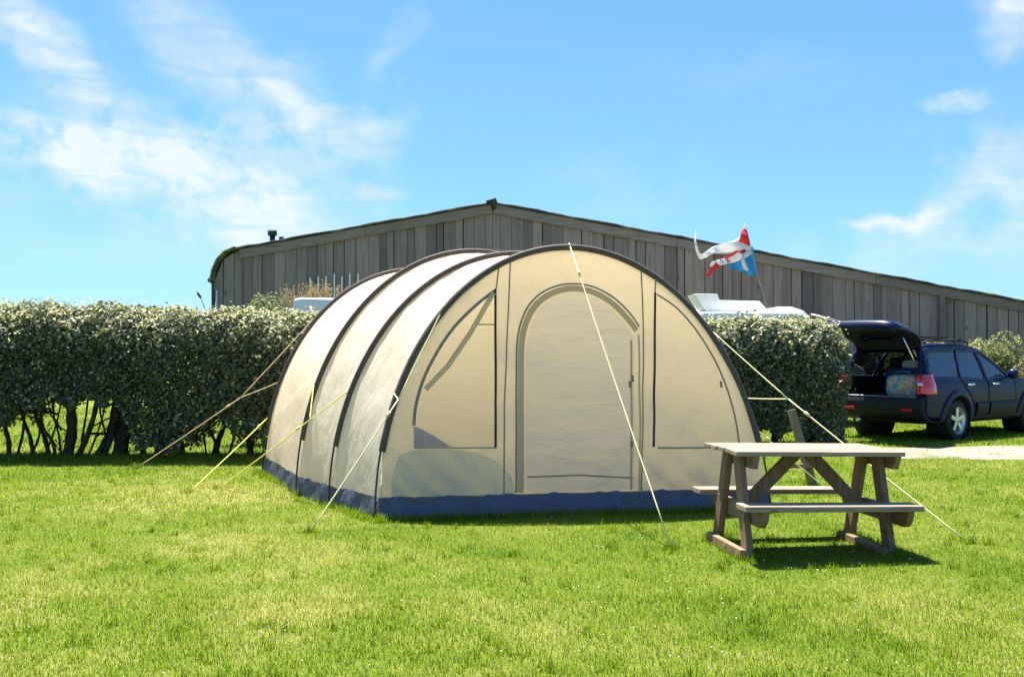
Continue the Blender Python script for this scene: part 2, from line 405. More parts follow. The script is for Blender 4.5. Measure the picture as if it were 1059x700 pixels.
# rounded rear end
axis = (ARCH[3][0] - ARCH[2][0]).normalized()
rows = []
th0 = math.asin(SK / ARCH[3][1])
for s_ in range(9):
    s = s_ / 8; row = []
    for q in range(NT_ + 1):
        p = arch_pt(3, th0 + (math.pi - 2 * th0) * q / NT_)
        ctr = ARCH[3][0] + e * TW / 2 + UP * SK
        k = math.cos(s * math.pi / 2 * .97)
        pp = ctr + (p - ctr) * Vector((1, 1, 1)).x
        pp = ctr + Vector(((p - ctr).x * (.25 + .75 * k), (p - ctr).y * (.25 + .75 * k), (p - ctr).z * k)) + Vector((-e.y, e.x, 0)) * (.62 * math.sin(s * math.pi / 2))
        row.append(pp)
    rows.append(row)
mb = MB(); mb.grid(rows); tb(mb, 'rear_panel', CREAM)
# skirt
def skirt(pts_top, pts_bot, name='skirt'):
    rows = []
    for k in range(6):
        f = k / 5; row = []
        for q, (a, b) in enumerate(zip(pts_top, pts_bot)):
            p = a.lerp(b, f); wv = math.sin(q * 1.9) * .5 + math.sin(q * .77 + 1) * .6 + math.sin(q * 3.7 + 2) * .3
            dv = (b - a); out = Vector((dv.x, dv.y, 0)); out = out.normalized() if out.length > 1e-4 else Vector((0, -1, 0))
            row.append(p + out * (.030 * wv * math.sin(f * math.pi * .9)) + UP * (.012 * wv * (1 - f)))
        rows.append(row)
    mb = MB(); mb.grid(rows); return tb(mb, name, NAVY)
def lin(a, b, n): return [a.lerp(b, k / n) for k in range(n + 1)]
for side in (0, 1):
    top = []; bot = []
    for i in range(3):
        n = 14 if i < 2 else 30
        for k in range(n + (1 if i == 2 else 0)):
            s = k / n
            tha = math.asin(SK / ARCH[i][1]); thb = math.asin(SK / ARCH[i + 1][1])
            if side: tha = math.pi - tha; thb = math.pi - thb
            a = arch_pt(i, tha).lerp(arch_pt(i + 1, thb), s)
            base = ARCH[i][0].lerp(ARCH[i + 1][0], s) + (e * TW if side else Vector())
            sg = e * (1 if side else -1)
            top.append(a); bot.append(base + sg * .03 + UP * .005)
    skirt(top, bot)
# front plane mapping
kf = ARCH[0][2]
def front_uv(px, py):
    ray = Vector(((px - CX) / F, 1, -(py - HY) / F)); o_ = Vector((0, 0, CH)); nn = e.cross(UP + n_in * kf)
    tt = (Lf - o_).dot(nn) / ray.dot(nn); p = o_ + ray * tt - Lf
    return p.dot(e), p.z
def fpt(u, v, proud=0):
    h = 2.6; c = TW / 2
    bl = .035 * math.sin(math.pi * min(1, max(0, u / TW))) * math.sin(math.pi * min(1, max(0, v / h))) + .006 * math.sin(u * 5.1 + v * 2.3) + .004 * math.sin(v * 8 + u * 3)
    low = math.exp(-max(0, v - .25) * 3.2)
    bl += low * (.020 * math.sin((u * 1.0 + v * .9) * 21 + math.sin(u * 3) * 2) * (.5 + .5 * math.sin(u * 2.3 + 1)) + .010 * math.sin(u * 13 - v * 9))
    ed = math.exp(-min(abs(u - 1.32), abs(u - 2.62)) * 5); bl += .007 * ed * math.sin(v * 11 + u * 4) - .010 * ed
    q = n_in - UP * kf; q.normalize()
    return Lf + e * u + UP * v + n_in * (kf * v) - q * (bl + proud)
def inpoly(x, y, poly):
    c = False; n = len(poly); j = n - 1
    for i in range(n):
        xi, yi = poly[i]; xj, yj = poly[j]
        if (yi > y) != (yj > y) and x < (xj - xi) * (y - yi) / (yj - yi + 1e-12) + xi: c = not c
        j = i
    return c
def dens(poly, step, closed=True):
    out = []; n = len(poly)
    for k in range(n if closed else n - 1):
        a = Vector(poly[k]); b = Vector(poly[(k + 1) % n]); m_ = max(1, int((b - a).length / step))
        out += [tuple(a.lerp(b, q / m_)) for q in range(m_)]
    if not closed: out.append(tuple(poly[-1]))
    return out
def cdt_regions(polys, step, bounds):
    """constrained triangulation of all polygon edges + grid points"""
    V = []; E = []
    for p in polys:
        b = len(V); V += [Vector(q) for q in p]; E += [(b + k, b + (k + 1) % len(p)) for k in range(len(p))]
    x0, x1, z0, z1 = bounds; x = x0; r = 0
    while x <= x1:
        z = z0
        while z <= z1:
            V.append(Vector((x + .13 * step, z + (.5 * step if r % 2 else 0) + .07 * step))); z += step
        x += step * .87; r += 1
    res = geometry.delaunay_2d_cdt(V, E, [], 0, 1e-5)
    return res[0], res[2]
def smooth_poly(pts, n=6, closed=False):
    """Catmull-Rom"""
    out = []; m_ = len(pts); pts = [Vector(p) for p in pts]
    for i in range(m_ if closed else m_ - 1):
        p0 = pts[(i - 1) % m_] if closed or i > 0 else pts[i]; p1 = pts[i]; p2 = pts[(i + 1) % m_]; p3 = pts[(i + 2) % m_] if closed or i + 2 < m_ else p2
        for k in range(n):
            s = k / n
            out.append(.5 * ((2 * p1) + (-p0 + p2) * s + (2 * p0 - 5 * p1 + 4 * p2 - p3) * s * s + (-p0 + 3 * p1 - 3 * p2 + p3) * s ** 3))
    if not closed: out.append(pts[-1])
    return [tuple(p) for p in out]
th0 = math.asin(SK / 2.6)
outl = []
for q in range(49):
    th = th0 + (math.pi - 2 * th0) * q / 48
    outl.append((TW / 2 * (1 - math.cos(th)), 2.6 * math.sin(th)))
outl = outl + [(outl[-1][0] + (outl[0][0] - outl[-1][0]) * k / 24, SK) for k in range(1, 24)]
UV = lambda pts: [front_uv(*p) for p in pts]
door_px = [(543, 508), (543, 440), (543, 380), (545, 350), (551, 330), (562, 315), (576, 306), (592, 303), (610, 306), (628, 316), (642, 330), (652, 345), (655, 360), (655, 440), (655, 505)]
door = dens(smooth_poly(UV(door_px), 3), .08)
lw_px = [(511, 301), (492, 316), (470, 338), (452, 364), (438, 392), (430, 420), (428, 440), (428, 462), (470, 462), (511, 462)]
lwin = dens(UV(lw_px), .07)
rw_px = [(679, 305), (698, 318), (718, 340), (737, 370), (750, 400), (759, 430), (764, 461), (720, 462), (679, 462)]
rwin = dens(UV(rw_px), .07)
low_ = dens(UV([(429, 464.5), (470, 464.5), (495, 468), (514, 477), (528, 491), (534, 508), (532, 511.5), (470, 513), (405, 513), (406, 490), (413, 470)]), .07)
V, T = cdt_regions([outl, door, lwin, rwin, low_], .075, (0, TW, 0, 2.65))
regs = {'front_panel': [], 'door': [], 'left': [], 'right': [], 'low': []}
for f in T:
    cx_ = sum(V[i].x for i in f) / len(f); cz = sum(V[i].y for i in f) / len(f)
    if not inpoly(cx_, cz, outl): continue
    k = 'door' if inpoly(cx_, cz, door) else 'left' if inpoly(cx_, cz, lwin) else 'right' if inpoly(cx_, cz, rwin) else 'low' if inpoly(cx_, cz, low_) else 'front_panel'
    regs[k].append(list(f))
def region_mesh(faces, proud=0):
    mb = MB(); used = sorted({i for f in faces for i in f}); mp = {i: k for k, i in enumerate(used)}
    mb.add([fpt(V[i].x, V[i].y, proud) for i in used], [[mp[i] for i in f] for f in faces], .5, True); return mb
fp = tb(region_mesh(regs['front_panel']), 'front_panel', CREAM_F)
lp = tb(region_mesh(regs['low']), 'lower_shade', m_fabric('lower_shade_fabric', (.62, .575, .43), (.68, .66, .48), .5, .4, .35, .8, 4, stretch=(1, 1, .5)), fp); tag(lp, 'crumpled lower tent front with greenish shade put into its colour')  # greenish shade on the lower front, put into this fabric's colour
dr = tb(region_mesh(regs['door']), 'door', CREAM_D); tag(dr, 'arched zip door panel')
wl = tb(region_mesh(regs['left']), 'window', CLEARW); tag(wl, 'clear side window with open curtain')
wr = tb(region_mesh(regs['right']), 'window', CREAM_F); tag(wr, 'side window closed by its cream curtain')
def strip(uv, width, proud, mb=None, taper=False):
    """ribbon on the front following uv points"""
    mb = mb or MB(); uv = [Vector(p) for p in uv]; n = len(uv); A = []; B = []
    for i, p in enumerate(uv):
        d = (uv[min(i + 1, n - 1)] - uv[max(i - 1, 0)]).normalized(); q = Vector((-d.y, d.x)) * width / 2
        A.append(fpt(*(p + q), proud)); B.append(fpt(*(p - q), proud))
    C = [fpt(*p, proud + min(.012, width * .2)) for p in uv]
    mb.grid([A, C, B]); return mb
dens_open = lambda pts, st=.06: dens(pts, st, False)
tb(strip(dens_open(smooth_poly(UV([(538, 509), (538, 440), (538, 380), (540, 348), (547, 326), (559, 311), (575, 302), (592, 299), (611, 302), (630, 312), (646, 327), (658, 342)]), 4)), .062, .010), 'door_edge', OLIVE, dr)
tb(strip(dens_open(smooth_poly(UV([(533.5, 509), (533.5, 440), (533.5, 380), (535.5, 346), (543, 322), (556, 306), (573, 297), (592, 294), (613, 297), (634, 308), (650, 323), (661, 338)]), 4)), .018, .008), 'door_seam', SEAM, dr)
for pts, wd, mt in (([(652, 352), (652, 440), (652, 506)], .022, OLIVE), ([(660, 346), (661, 440), (661, 508)], .02, OLIVE), ([(545, 493), (600, 491), (654, 494)], .014, SEAM)):
    tb(strip(dens_open(UV(pts)), wd, .006), 'zip', mt, dr)
tb(strip(dens_open(UV([(512, 299), (512, 380), (512, 463)])), .024, .010), 'zip', ZIP, wl)
tb(strip(dens_open(UV([(677, 303), (676, 380), (675, 462)])), .024, .010), 'zip', ZIP, wr)
tb(strip(dens_open(smooth_poly(UV(lw_px[:7]), 3)), .03, .006), 'hem', SEAM, wl)
tb(strip(dens_open(UV([(510, 303), (486, 345), (462, 380), (440, 403)])), .05, .02), 'curtain_roll', OLIVE, wl)
tb(strip(dens_open(UV([(492, 336), (511, 336)])), .012, .008), 'curtain_tie', SEAM, wl)
tb(strip(dens_open(smooth_poly(UV(rw_px[:7]), 3)), .018, .006), 'hem', SEAM, wr)
tb(strip(dens_open(UV([(679, 463), (720, 463), (762, 462)])), .016, .006), 'hem', SEAM, wr)
tb(strip(dens_open(UV([(428, 463), (470, 463), (512, 463)])), .012, .006), 'hem', SEAM, wl)
for pts in ([(528, 268), (525, 330), (521, 420), (521, 512)], [(663, 276), (665, 340), (664, 420), (663, 511)], [(516, 275), (513, 299)], [(678, 286), (677, 303)]):
    tb(strip(dens_open(UV(pts)), .014, .006), 'seam', SEAM)
for px, py in ((744, 398), (653, 392), (652, 459), (650, 398)):
    u, v = front_uv(px, py); mb = MB(); mb.tube([fpt(u, v + .03, .02), fpt(u, v - .03, .025)], .012, 6); tb(mb, 'toggle', SEAM)
top = [fpt(outl[48][0] + (outl[0][0] - outl[48][0]) * k / 60, SK) for k in range(61)]
bot = [Rf.lerp(Lf, k / 60) + n_in * -.05 + UP * .004 for k in range(61)]
skirt(top, bot)
# groundsheet and inner tent
mb = MB(); mb.grid([[ARCH[i][0] + e * (.06 + (TW - .12) * k / 10) + UP * .012 for k in range(11)] for i in range(4)])
tb(mb, 'groundsheet', m_plain('groundsheet', (.07, .08, .11), .7))
mb = MB(); rows = []
for v in range(9):
    row = []
    for q in range(25):
        th = math.pi * q / 24; p = arch_pt(2, th, .93); ctr = ARCH[2][0] + e * TW / 2
        b = Vector((p.x, p.y, .02)); row.append(b.lerp(Vector((p.x, p.y, max(.02, p.z))), v / 8) + axis * (.35 + .02 * math.sin(q * 1.3 + v)))
    rows.append(row)
mb.grid(rows); tb(mb, 'inner_tent', m_fabric('inner_fabric', (.86, .83, .74), (.88, .85, .78), .4, .7, .2, .5, 3))
# sleeves, poles
for i in range(4):
    thA = math.asin(min(1, (.62 if i == 0 else .60) / ARCH[i][1]))
    mb = MB(); n = 60; pr = .02
    mb.tube([arch_pt(i, thA + (math.pi - 2 * thA) * q / n, 1.0, pr) for q in range(n + 1)], .034 if i == 0 else .029, 8)
    sv_ = tb(mb, 'pole_sleeve', SLEEVE)
    for sd in (0, 1):
        mb = MB(); pts = []
        for q in range(8):
            th = (thA + .03) * q / 7
            if sd: th = math.pi - th
            p = arch_pt(i, th, 1.0, .035); pts.append(p)
        mb.tube(pts, .0105, 6); tb(mb, 'pole', POLE, sv_)
# piping lines on the flysheet beside the sleeves, toggles
# guy lines
def on_arch(i, px, py, left=True):
    best = None
    for q in range(400):
        th = math.pi * q / 399; p = arch_pt(i, th, 1, .05)
        if left != (th < math.pi / 2) : continue
        x = p.x / p.y * F + CX; y = HY + (CH - p.z) / p.y * F
        d = (x - px) ** 2 + (y - py) ** 2
        if best is None or d < best[0]: best = (d, p)
    return best[1]
def guy(segs, peg, mat, r=.0065):
    mb = MB(); g_ = None
    for pts in segs:
        pp = []
        for a, b in zip(pts[:-1], pts[1:]):
            L_ = (b - a).length
            for k in range(8): pp.append(a.lerp(b, k / 8) - UP * (.008 * L_ * math.sin(math.pi * k / 8) * .5))
        pp.append(pts[-1]); mb.tube(pp, r, 6)
    s0 = segs[-1][0]; dirv = (peg - s0).normalized()
    q = s0.lerp(peg, .12)
    mb.tube([q - dirv * .03, q + dirv * .03], .014, 6)
    o_ = tb(mb, 'guy_line', mat)
    pm = MB(); pm.tube([peg + Vector((dirv.x * .03, dirv.y * .03, .07)), peg, peg - Vector((dirv.x * .05, dirv.y * .05, .1))], .005, 6)
    tb(pm, 'peg', PEG, o_)
peg = G(141, 484); A = on_arch(3, 328, 334); B = on_arch(3, 288, 397); J = P(249, 411, 12.75)
guy([[A, J], [B, J], [J, peg]], peg, CORDO)
peg = G(196, 509); A = on_arch(3, 283, 434); guy([[A, peg]], peg, CORDY)
peg = G(226, 505); A = on_arch(2, 332, 400); B = on_arch(1, 360, 404); J = B.lerp(peg, .27); guy([[A, J], [B, J], [J, peg]], peg, CORDY)
peg = G(321, 550); A = on_arch(0, 462, 316); B = on_arch(0, 414, 410); J = P(412, 413, 9.0); guy([[A, J], [B, J], [J, peg]], peg, CORD)
peg = G(694, 567); A = arch_pt(0, math.pi / 2, 1, .06); guy([[A, peg]], peg, CORD)
peg = G(1001, 561); A = on_arch(0, 744, 338, False); B = on_arch(0, 777, 410, False); J = P(815, 412.5, 9.25); guy([[A, J], [B, J], [J, peg]], peg, CORD)
peg = G(858, 508); A = on_arch(0, 785, 446, False); guy([[A, peg]], peg, CORD)

# ------------------------------------------------------------------ lawn blades
def in_tent(x, y):
    # sheared parallelogram L0..L3 + e*TW
    a = ARCH[0][0]; ax = ARCH[3][0] - a; det = ax.x * e.y - ax.y * e.x
    dx = x - a.x; dy = y - a.y
    s = (dx * e.y - dy * e.x) / det; u = (ax.x * dy - ax.y * dx) / det
    return (s > -.005) & (s < 1.15) & (u > 0) & (u < TW)
tx = np.array([p[0] for p in TRK]); ta = np.array([p[1] for p in TRK]); tb_ = np.array([p[2] for p in TRK])
def blades(n_target, d0, d1, dens_, h, wd, seg):
    area = (d1 - d0) * ((.56 * (d0 + d1)) + 8.0); n = int(area * dens_)
    y = d0 + (d1 - d0) * rng.random(n); x = (rng.random(n) * 2 - 1) * (.56 * y + 4.0)
    keep = ~in_tent(x, y)
    on = (x > tx[0]) & (y > np.interp(x, tx, ta)) & (y < np.interp(x, tx, tb_))
    keep &= ~(on & (rng.random(n) > .04))
    x = x[keep]; y = y[keep]; n = len(x)
    lump = .75 + .4 * (wob(x, y, 1.0) * .5 + .5) + .25 * (wob(x, y, 4.1))
    hh = h * lump * rng.uniform(.5, 1.35, n)
    # longer unmown tufts by the tent foot and at the hedge foot
    a = rng.random(n) * 2 * np.pi; lean = rng.uniform(.15, 1.0, n) * hh
    ca, sa = np.cos(a), np.sin(a); b = a + np.pi / 2 + rng.normal(0, .5, n)
    wx, wy = np.cos(b) * wd * rng.uniform(.6, 1.3, n) / 2, np.sin(b) * wd / 2
    z0 = np.full(n, -.004)
    tn = rng.beta(2.2, 2.2, n)
    base1 = np.stack([x - wx, y - wy, z0], 1); base2 = np.stack([x + wx, y + wy, z0], 1)
    tip = np.stack([x + ca * lean, y + sa * lean, hh], 1)
    if seg == 1: return np.stack([base1, base2, tip], 1), tn
    m1 = np.stack([x + ca * lean * .3 - wx * .8, y + sa * lean * .3 - wy * .8, hh * .6], 1); m2 = np.stack([x + ca * lean * .3 + wx * .8, y + sa * lean * .3 + wy * .8, hh * .6], 1)
    return np.stack([base1, base2, m2, m1, tip], 1), tn
def tufts(px, py, spread, per, h):
    px = np.repeat(px, per) + rng.normal(0, spread, len(px) * per); py = np.repeat(py, per) + rng.normal(0, spread, len(py) * per)
    k = ~in_tent(px, py); px = px[k]; py = py[k]; n = len(px)
    a = rng.random(n) * 6.28; hh = h * rng.uniform(.4, 1.2, n); ln = hh * rng.uniform(.1, .8, n); b = a + 1.57
    wx = np.cos(b) * .0045; wy = np.sin(b) * .0045; z0 = np.full(n, -.004)
    return np.stack([np.stack([px - wx, py - wy, z0], 1), np.stack([px + wx, py + wy, z0], 1), np.stack([px + np.cos(a) * ln, py + np.sin(a) * ln, hh], 1)], 1), rng.beta(2, 3, n)
lsp = lambda a, b, n: (np.linspace(a.x, b.x, n), np.linspace(a.y, b.y, n))
TUF = []
for a, b in ((Lf, Rf), (ARCH[3][0], Lf)):
    o_ = -n_in * .10 if a is Lf else -e * .10
    TUF.append(tufts(*lsp(a + o_, b + o_, 260), .045, 14, .075))
TUF.append(tufts(*lsp(Vector((-9, 14.2, 0)), Vector((-2.5, 14.2, 0)), 500), .28, 12, .10))
TUF.append(tufts(*lsp(Vector((2.0, 15.8, 0)), Vector((5.5, 15.8, 0)), 250), .25, 12, .10))
fx = []; fy = []
for sx_ in (-.57, .57):
    for q in np.linspace(-.42, .42, 14):
        fx.append(2.30 + sx_ * .99 - q * .139); fy.append(7.72 + sx_ * .139 + q * .99)
TUF.append(tufts(np.array(fx), np.array(fy), .05, 55, .085))
pg_ = [G(*p) for p in ((141, 484), (196, 509), (226, 505), (321, 550), (694, 567), (1001, 561), (858, 508), (392, 539), (344, 524), (310, 513), (843, 503))]
TUF.append(tufts(np.array([p.x for p in pg_]), np.array([p.y for p in pg_]), .04, 90, .085))
nn_ = 420; yy_ = 4.2 + 9 * rng.random(nn_); xx_ = (rng.random(nn_) * 2 - 1) * (.55 * yy_ + 1)
TUF.append(tufts(xx_, yy_, .03, 26, .062))
VV = []; LL = []; ST = []; TO = []; TT = []; vo_ = 0; lo_ = 0
for args in ((0, 2.6, 6.2, 6500, .029, .0040, 2), (0, 6.2, 9.5, 4000, .030, .0055, 1), (0, 9.5, 15, 1600, .034, .009, 1), (0, 15, 27, 420, .05, .016, 1), *TUF):
    Vb, tn = args if len(args) == 2 else blades(*args); n = len(Vb); k = Vb.shape[1]; idx = vo_ + np.arange(n) * k
    VV.append(Vb.reshape(-1, 3))
    if k == 3:
        LL.append(np.stack([idx, idx + 1, idx + 2], 1).ravel()); ST.append(lo_ + np.arange(n) * 3); TO.append(np.full(n, 3)); TT.append(tn); lo_ += 3 * n
    else:
        LL.append(np.stack([idx, idx + 1, idx + 2, idx + 3, idx + 3, idx + 2, idx + 4], 1).ravel())
        s0 = lo_ + np.arange(n) * 7; ST.append(np.stack([s0, s0 + 4], 1).ravel()); TO.append(np.tile([4, 3], n)); TT.append(np.repeat(tn, 2)); lo_ += 7 * n
    vo_ += n * k
go = npmesh('grass', np.concatenate(VV), np.concatenate(LL), np.concatenate(ST), np.concatenate(TO), np.concatenate(TT), M_GRASS)
tag(go, 'short mown lawn grass with pale dry patches', 'grass', kind='stuff')
# clover heads
n = 1100; y = 4 + 13 * rng.random(n) ** 1.3; x = (rng.random(n) * 2 - 1) * (.55 * y + 1)
kp = ~in_tent(x, y) & (wob(x, y, .8) > -.15); x = x[kp]; y = y[kp]
mb = MB()
oc = [(1, 0, 0), (0, 1, 0), (-1, 0, 0), (0, -1, 0), (0, 0, 1), (0, 0, -1)]; of = [[0, 1, 4], [1, 2, 4], [2, 3, 4], [3, 0, 4], [1, 0, 5], [2, 1, 5], [3, 2, 5], [0, 3, 5]]
for a, b in zip(x, y):
    r_ = random.uniform(.003, .0065); z = random.uniform(.025, .05)
    mb.add([(a + p[0] * r_, b + p[1] * r_, z + p[2] * r_) for p in oc], of)
tag(mb.build('clover_flowers', m_plain('clover', (.75, .74, .62), .8)), 'tiny white clover heads dotted through the lawn', 'flowers', kind='stuff')

# ------------------------------------------------------------------ hedges
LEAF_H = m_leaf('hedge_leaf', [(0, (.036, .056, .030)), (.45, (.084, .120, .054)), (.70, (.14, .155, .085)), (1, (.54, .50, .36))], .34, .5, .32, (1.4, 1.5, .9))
BARK = m_wood('hedge_bark', (.035, .026, .018), (.09, .068, .048), 2, 1.5)
def hedge(name, label, x0, x1, yc, ht, half, zb, n, trunks, seedk=0):
    root = tag(empty(name, ((x0 + x1) / 2, yc, 0)), label, 'hedge')
    hz = half; rc = .52
    x = x0 + (x1 - x0) * rng.random(n)
    # perimeter: front (up), rounded corner, top, corner, back
    zbx = zb(x); per = rng.random(n)
    hv = np.interp(x, [-8, -3], [.05, -.13]) if name == 'hedge' and x0 < -5 else np.zeros(n)
    Lz = ht - rc - zbx; Lc = math.pi / 2 * rc; Lt = 2 * (hz - rc)
    tot = 2 * Lz + 2 * Lc + Lt; s = per * tot
    yy = np.zeros(n); zz = np.zeros(n); ny = np.zeros(n); nz = np.zeros(n)
    m1 = s < Lz; yy[m1] = -hz; zz[m1] = (zbx + s)[m1]; ny[m1] = -1
    s2 = s - Lz; m2 = (~m1) & (s2 < Lc); a = s2 / rc
    yy[m2] = (-hz + rc - rc * np.cos(a))[m2]; zz[m2] = (ht - rc + rc * np.sin(a))[m2]; ny[m2] = -np.cos(a)[m2]; nz[m2] = np.sin(a)[m2]
    s3 = s2 - Lc; m3 = (~m1) & (~m2) & (s3 < Lt); yy[m3] = (-hz + rc + s3)[m3]; zz[m3] = ht; nz[m3] = 1
    s4 = s3 - Lt; m4 = (~m1) & (~m2) & (~m3) & (s4 < Lc); a = s4 / rc
    yy[m4] = (hz - rc + rc * np.sin(a))[m4]; zz[m4] = (ht - rc + rc * np.cos(a))[m4]; ny[m4] = np.sin(a)[m4]; nz[m4] = np.cos(a)[m4]
    m5 = ~(m1 | m2 | m3 | m4); yy[m5] = hz; zz[m5] = (ht - rc - (s4 - Lc))[m5]; ny[m5] = 1
    nx = np.zeros(n)
    # end caps: push ends round
    endd = np.minimum(x - x0, x1 - x); k = np.clip(endd / .5, 0, 1); shr = np.sqrt(1 - (1 - k) ** 2); zz = zbx + (zz - zbx) * (1 + hv / ht)
    yy *= (.35 + .65 * shr); zz = zbx + (zz - zbx) * (.86 + .14 * shr)
    nx = np.where(x - x0 < x1 - x, -1, 1) * (1 - k); 
    nr = unit(np.stack([nx, ny * (.2 + .8 * k), nz], 1))
    lump = .08 * wob(x + seedk, zz + yy, 1.3) + .05 * wob(x * 2.3 + 5, zz * 2.1 - yy, 2.1)
    depth = rng.exponential(.085, n); depth = np.minimum(depth, .5)
    out = rng.random(n) < .05; depth[out] = -np.minimum(rng.exponential(.03, out.sum()), .10)
    pos = np.stack([x, yc + yy, zz], 1) + nr * (lump - depth)[:, None]
    # inner filling
    ni = n // 4; xi = x0 + .2 + (x1 - x0 - .4) * rng.random(ni); zi = zb(xi) + .05 + (ht - .25 - zb(xi)) * rng.random(ni)
    pos = np.concatenate([pos, np.stack([xi, yc + (rng.random(ni) * 2 - 1) * hz * .75, zi], 1)])
    nr2 = np.concatenate([nr, rng.normal(size=(ni, 3))])
    N_ = unit(nr2 * .75 + rng.normal(size=nr2.shape) * .62 + np.array([0, -.05, .35]))
    tint = np.clip(rng.beta(2, 3.2, len(pos)) + np.concatenate([np.where(depth < .03, .10, -.03), np.full(ni, -.1)]) + .72 * np.clip((pos[:, 2] - (ht - .78)) / .55, 0, 1) * rng.random(len(pos)), 0, 1)  # last term: sunlight on the hedge top put into the tint as paler leaves
    pos[:, 2] = np.maximum(pos[:, 2], .03)
    loc = np.array(root.location)
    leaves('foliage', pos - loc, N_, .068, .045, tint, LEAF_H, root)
    for (pts, r0, r1) in trunks:
        mb = MB(); P_ = smooth_poly3(pts, 5); rr = [r0 + (r1 - r0) * k / (len(P_) - 1) for k in range(len(P_))]
        rr = [a * (1 + .12 * math.sin(k * 1.9)) for k, a in enumerate(rr)]
        mb.tube([Vector(p) - root.location for p in P_], rr, 7); mb.build('trunk', BARK, root)
    return root
def smooth_poly3(pts, n): return smooth_poly([tuple(p) for p in pts], n)
yL = 14.55
def zbL(x):
    px = CX + x / 14.0 * F
    bx = np.array([-400, -60, 0, 18, 30, 60, 90, 120, 133, 145, 170, 196, 206, 218, 232, 245, 262, 290, 400, 600])
    by = np.array([446, 436, 438, 430, 420, 416, 416, 416, 442, 464, 467, 462, 440, 434, 440, 452, 458, 462, 466, 466])
    b = np.interp(px, bx, by); return np.maximum(.05, CH - (b - HY) / F * 14.0 + .09 * np.sin(x * 13) + .05 * np.sin(x * 29))
def TP(px, py, dy=0.0):
    d = yL + dy; return P(px, py, d)
def trk(px0, py0, px1, py1, r0, r1, dy=0.0, bend=0):
    a = TP(px0, py0, dy); a.z = -.03; b = TP(px1, py1, dy); b.z = max(b.z, .45); m_ = a.lerp(b, .5) + Vector((bend, .05, 0)); c_ = b + (b - m_) * .5 + Vector((0, .05, .3))
    return ([a, m_, b, c_], r0, r1)
tr_l = [trk(70, 471, 74, 420, .085, .07, 0, .02), trk(125, 471, 127, 415, .12, .10, .05), trk(80, 471, 98, 428, .05, .03, -.2), trk(100, 471, 117, 432, .06, .04, .1, .03), trk(108, 471, 120, 430, .04, .03, -.1),
        trk(36, 471, 24, 430, .035, .02), trk(52, 471, 38, 430, .04, .02, .1), trk(58, 471, 45, 440, .03, .015, -.1, .03), trk(222, 471, 232, 440, .055, .03, .1, -.03), trk(228, 471, 216, 440, .03, .02), trk(10, 471, 6, 440, .04, .03), trk(165, 471, 170, 440, .10, .06, .1), trk(188, 471, 180, 440, .09, .05), trk(260, 471, 255, 440, .06, .04, .2), trk(30, 471, 42, 432, .022, .012, -.2, .04), trk(64, 471, 56, 428, .02, .012, .15), trk(84, 471, 90, 425, .022, .012, .2, -.03), trk(90, 471, 108, 424, .018, .01, -.3), trk(112, 471, 104, 425, .02, .012, .2), trk(18, 471, 26, 430, .025, .015, .1), trk(214, 471, 208, 438, .018, .01, .1), trk(236, 471, 244, 440, .02, .012), trk(46, 471, 62, 424, .018, .01, -.1),
        trk(-60, 471, -50, 440, .08, .05), trk(-130, 471, -140, 440, .09, .06), trk(-220, 471, -210, 440, .08, .05), trk(150, 471, 140, 440, .05, .03, .2)]
hl = hedge('hedge', 'long dark clipped hedge with bare trunks showing at its foot, left of the tent', -13.5, 1.2, yL, 2.26, .62, zbL, 150000, tr_l)
for (a, b, r_) in (((92, 448), (128, 452), .022), ((30, 425), (60, 428), .02), ((60, 440), (78, 455), .012), ((98, 440), (120, 430), .014), ((40, 440), (60, 462), .012), ((52, 428), (64, 445), .015), ((205, 452), (222, 440), .012), ((100, 452), (118, 438), .012)):
    mb = MB(); mb.tube([TP(*a) - hl.location, (TP(*a) + TP(*b)) / 2 + Vector((0, .03, .02)) - hl.location, TP(*b) - hl.location], r_, 6); mb.build('branch', BARK, hl)
# loose leaves low down among the stems
n = 1500; x = rng.uniform(-8.3, -3.5, n); z = .1 + .55 * rng.random(n); pos = np.stack([x, yL + rng.uniform(-.5, .4, n), z], 1)
kp = np.sin(x * 5.3) + np.sin(x * 2.1 + 1) > .3; pos = pos[kp]
leaves('low_sprays', pos - np.array(hl.location), unit(rng.normal(size=pos.shape) + [0, 0, .4]), .06, .036, rng.beta(2, 3, len(pos)), LEAF_H, hl)
def zbR(x): return .22 + .12 * np.sin(x * 7) + .08 * np.sin(x * 17) + np.where(x > 4.6, -.12, 0.12)
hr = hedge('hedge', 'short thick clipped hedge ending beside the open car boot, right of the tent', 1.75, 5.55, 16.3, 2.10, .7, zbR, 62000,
           [([(x_, 16.3, -.03), (x_ + .05, 16.35, .35), (x_ - .03, 16.3, .9)], .07, .05) for x_ in (2.4, 3.1, 3.8, 4.4, 5.0)], 3)

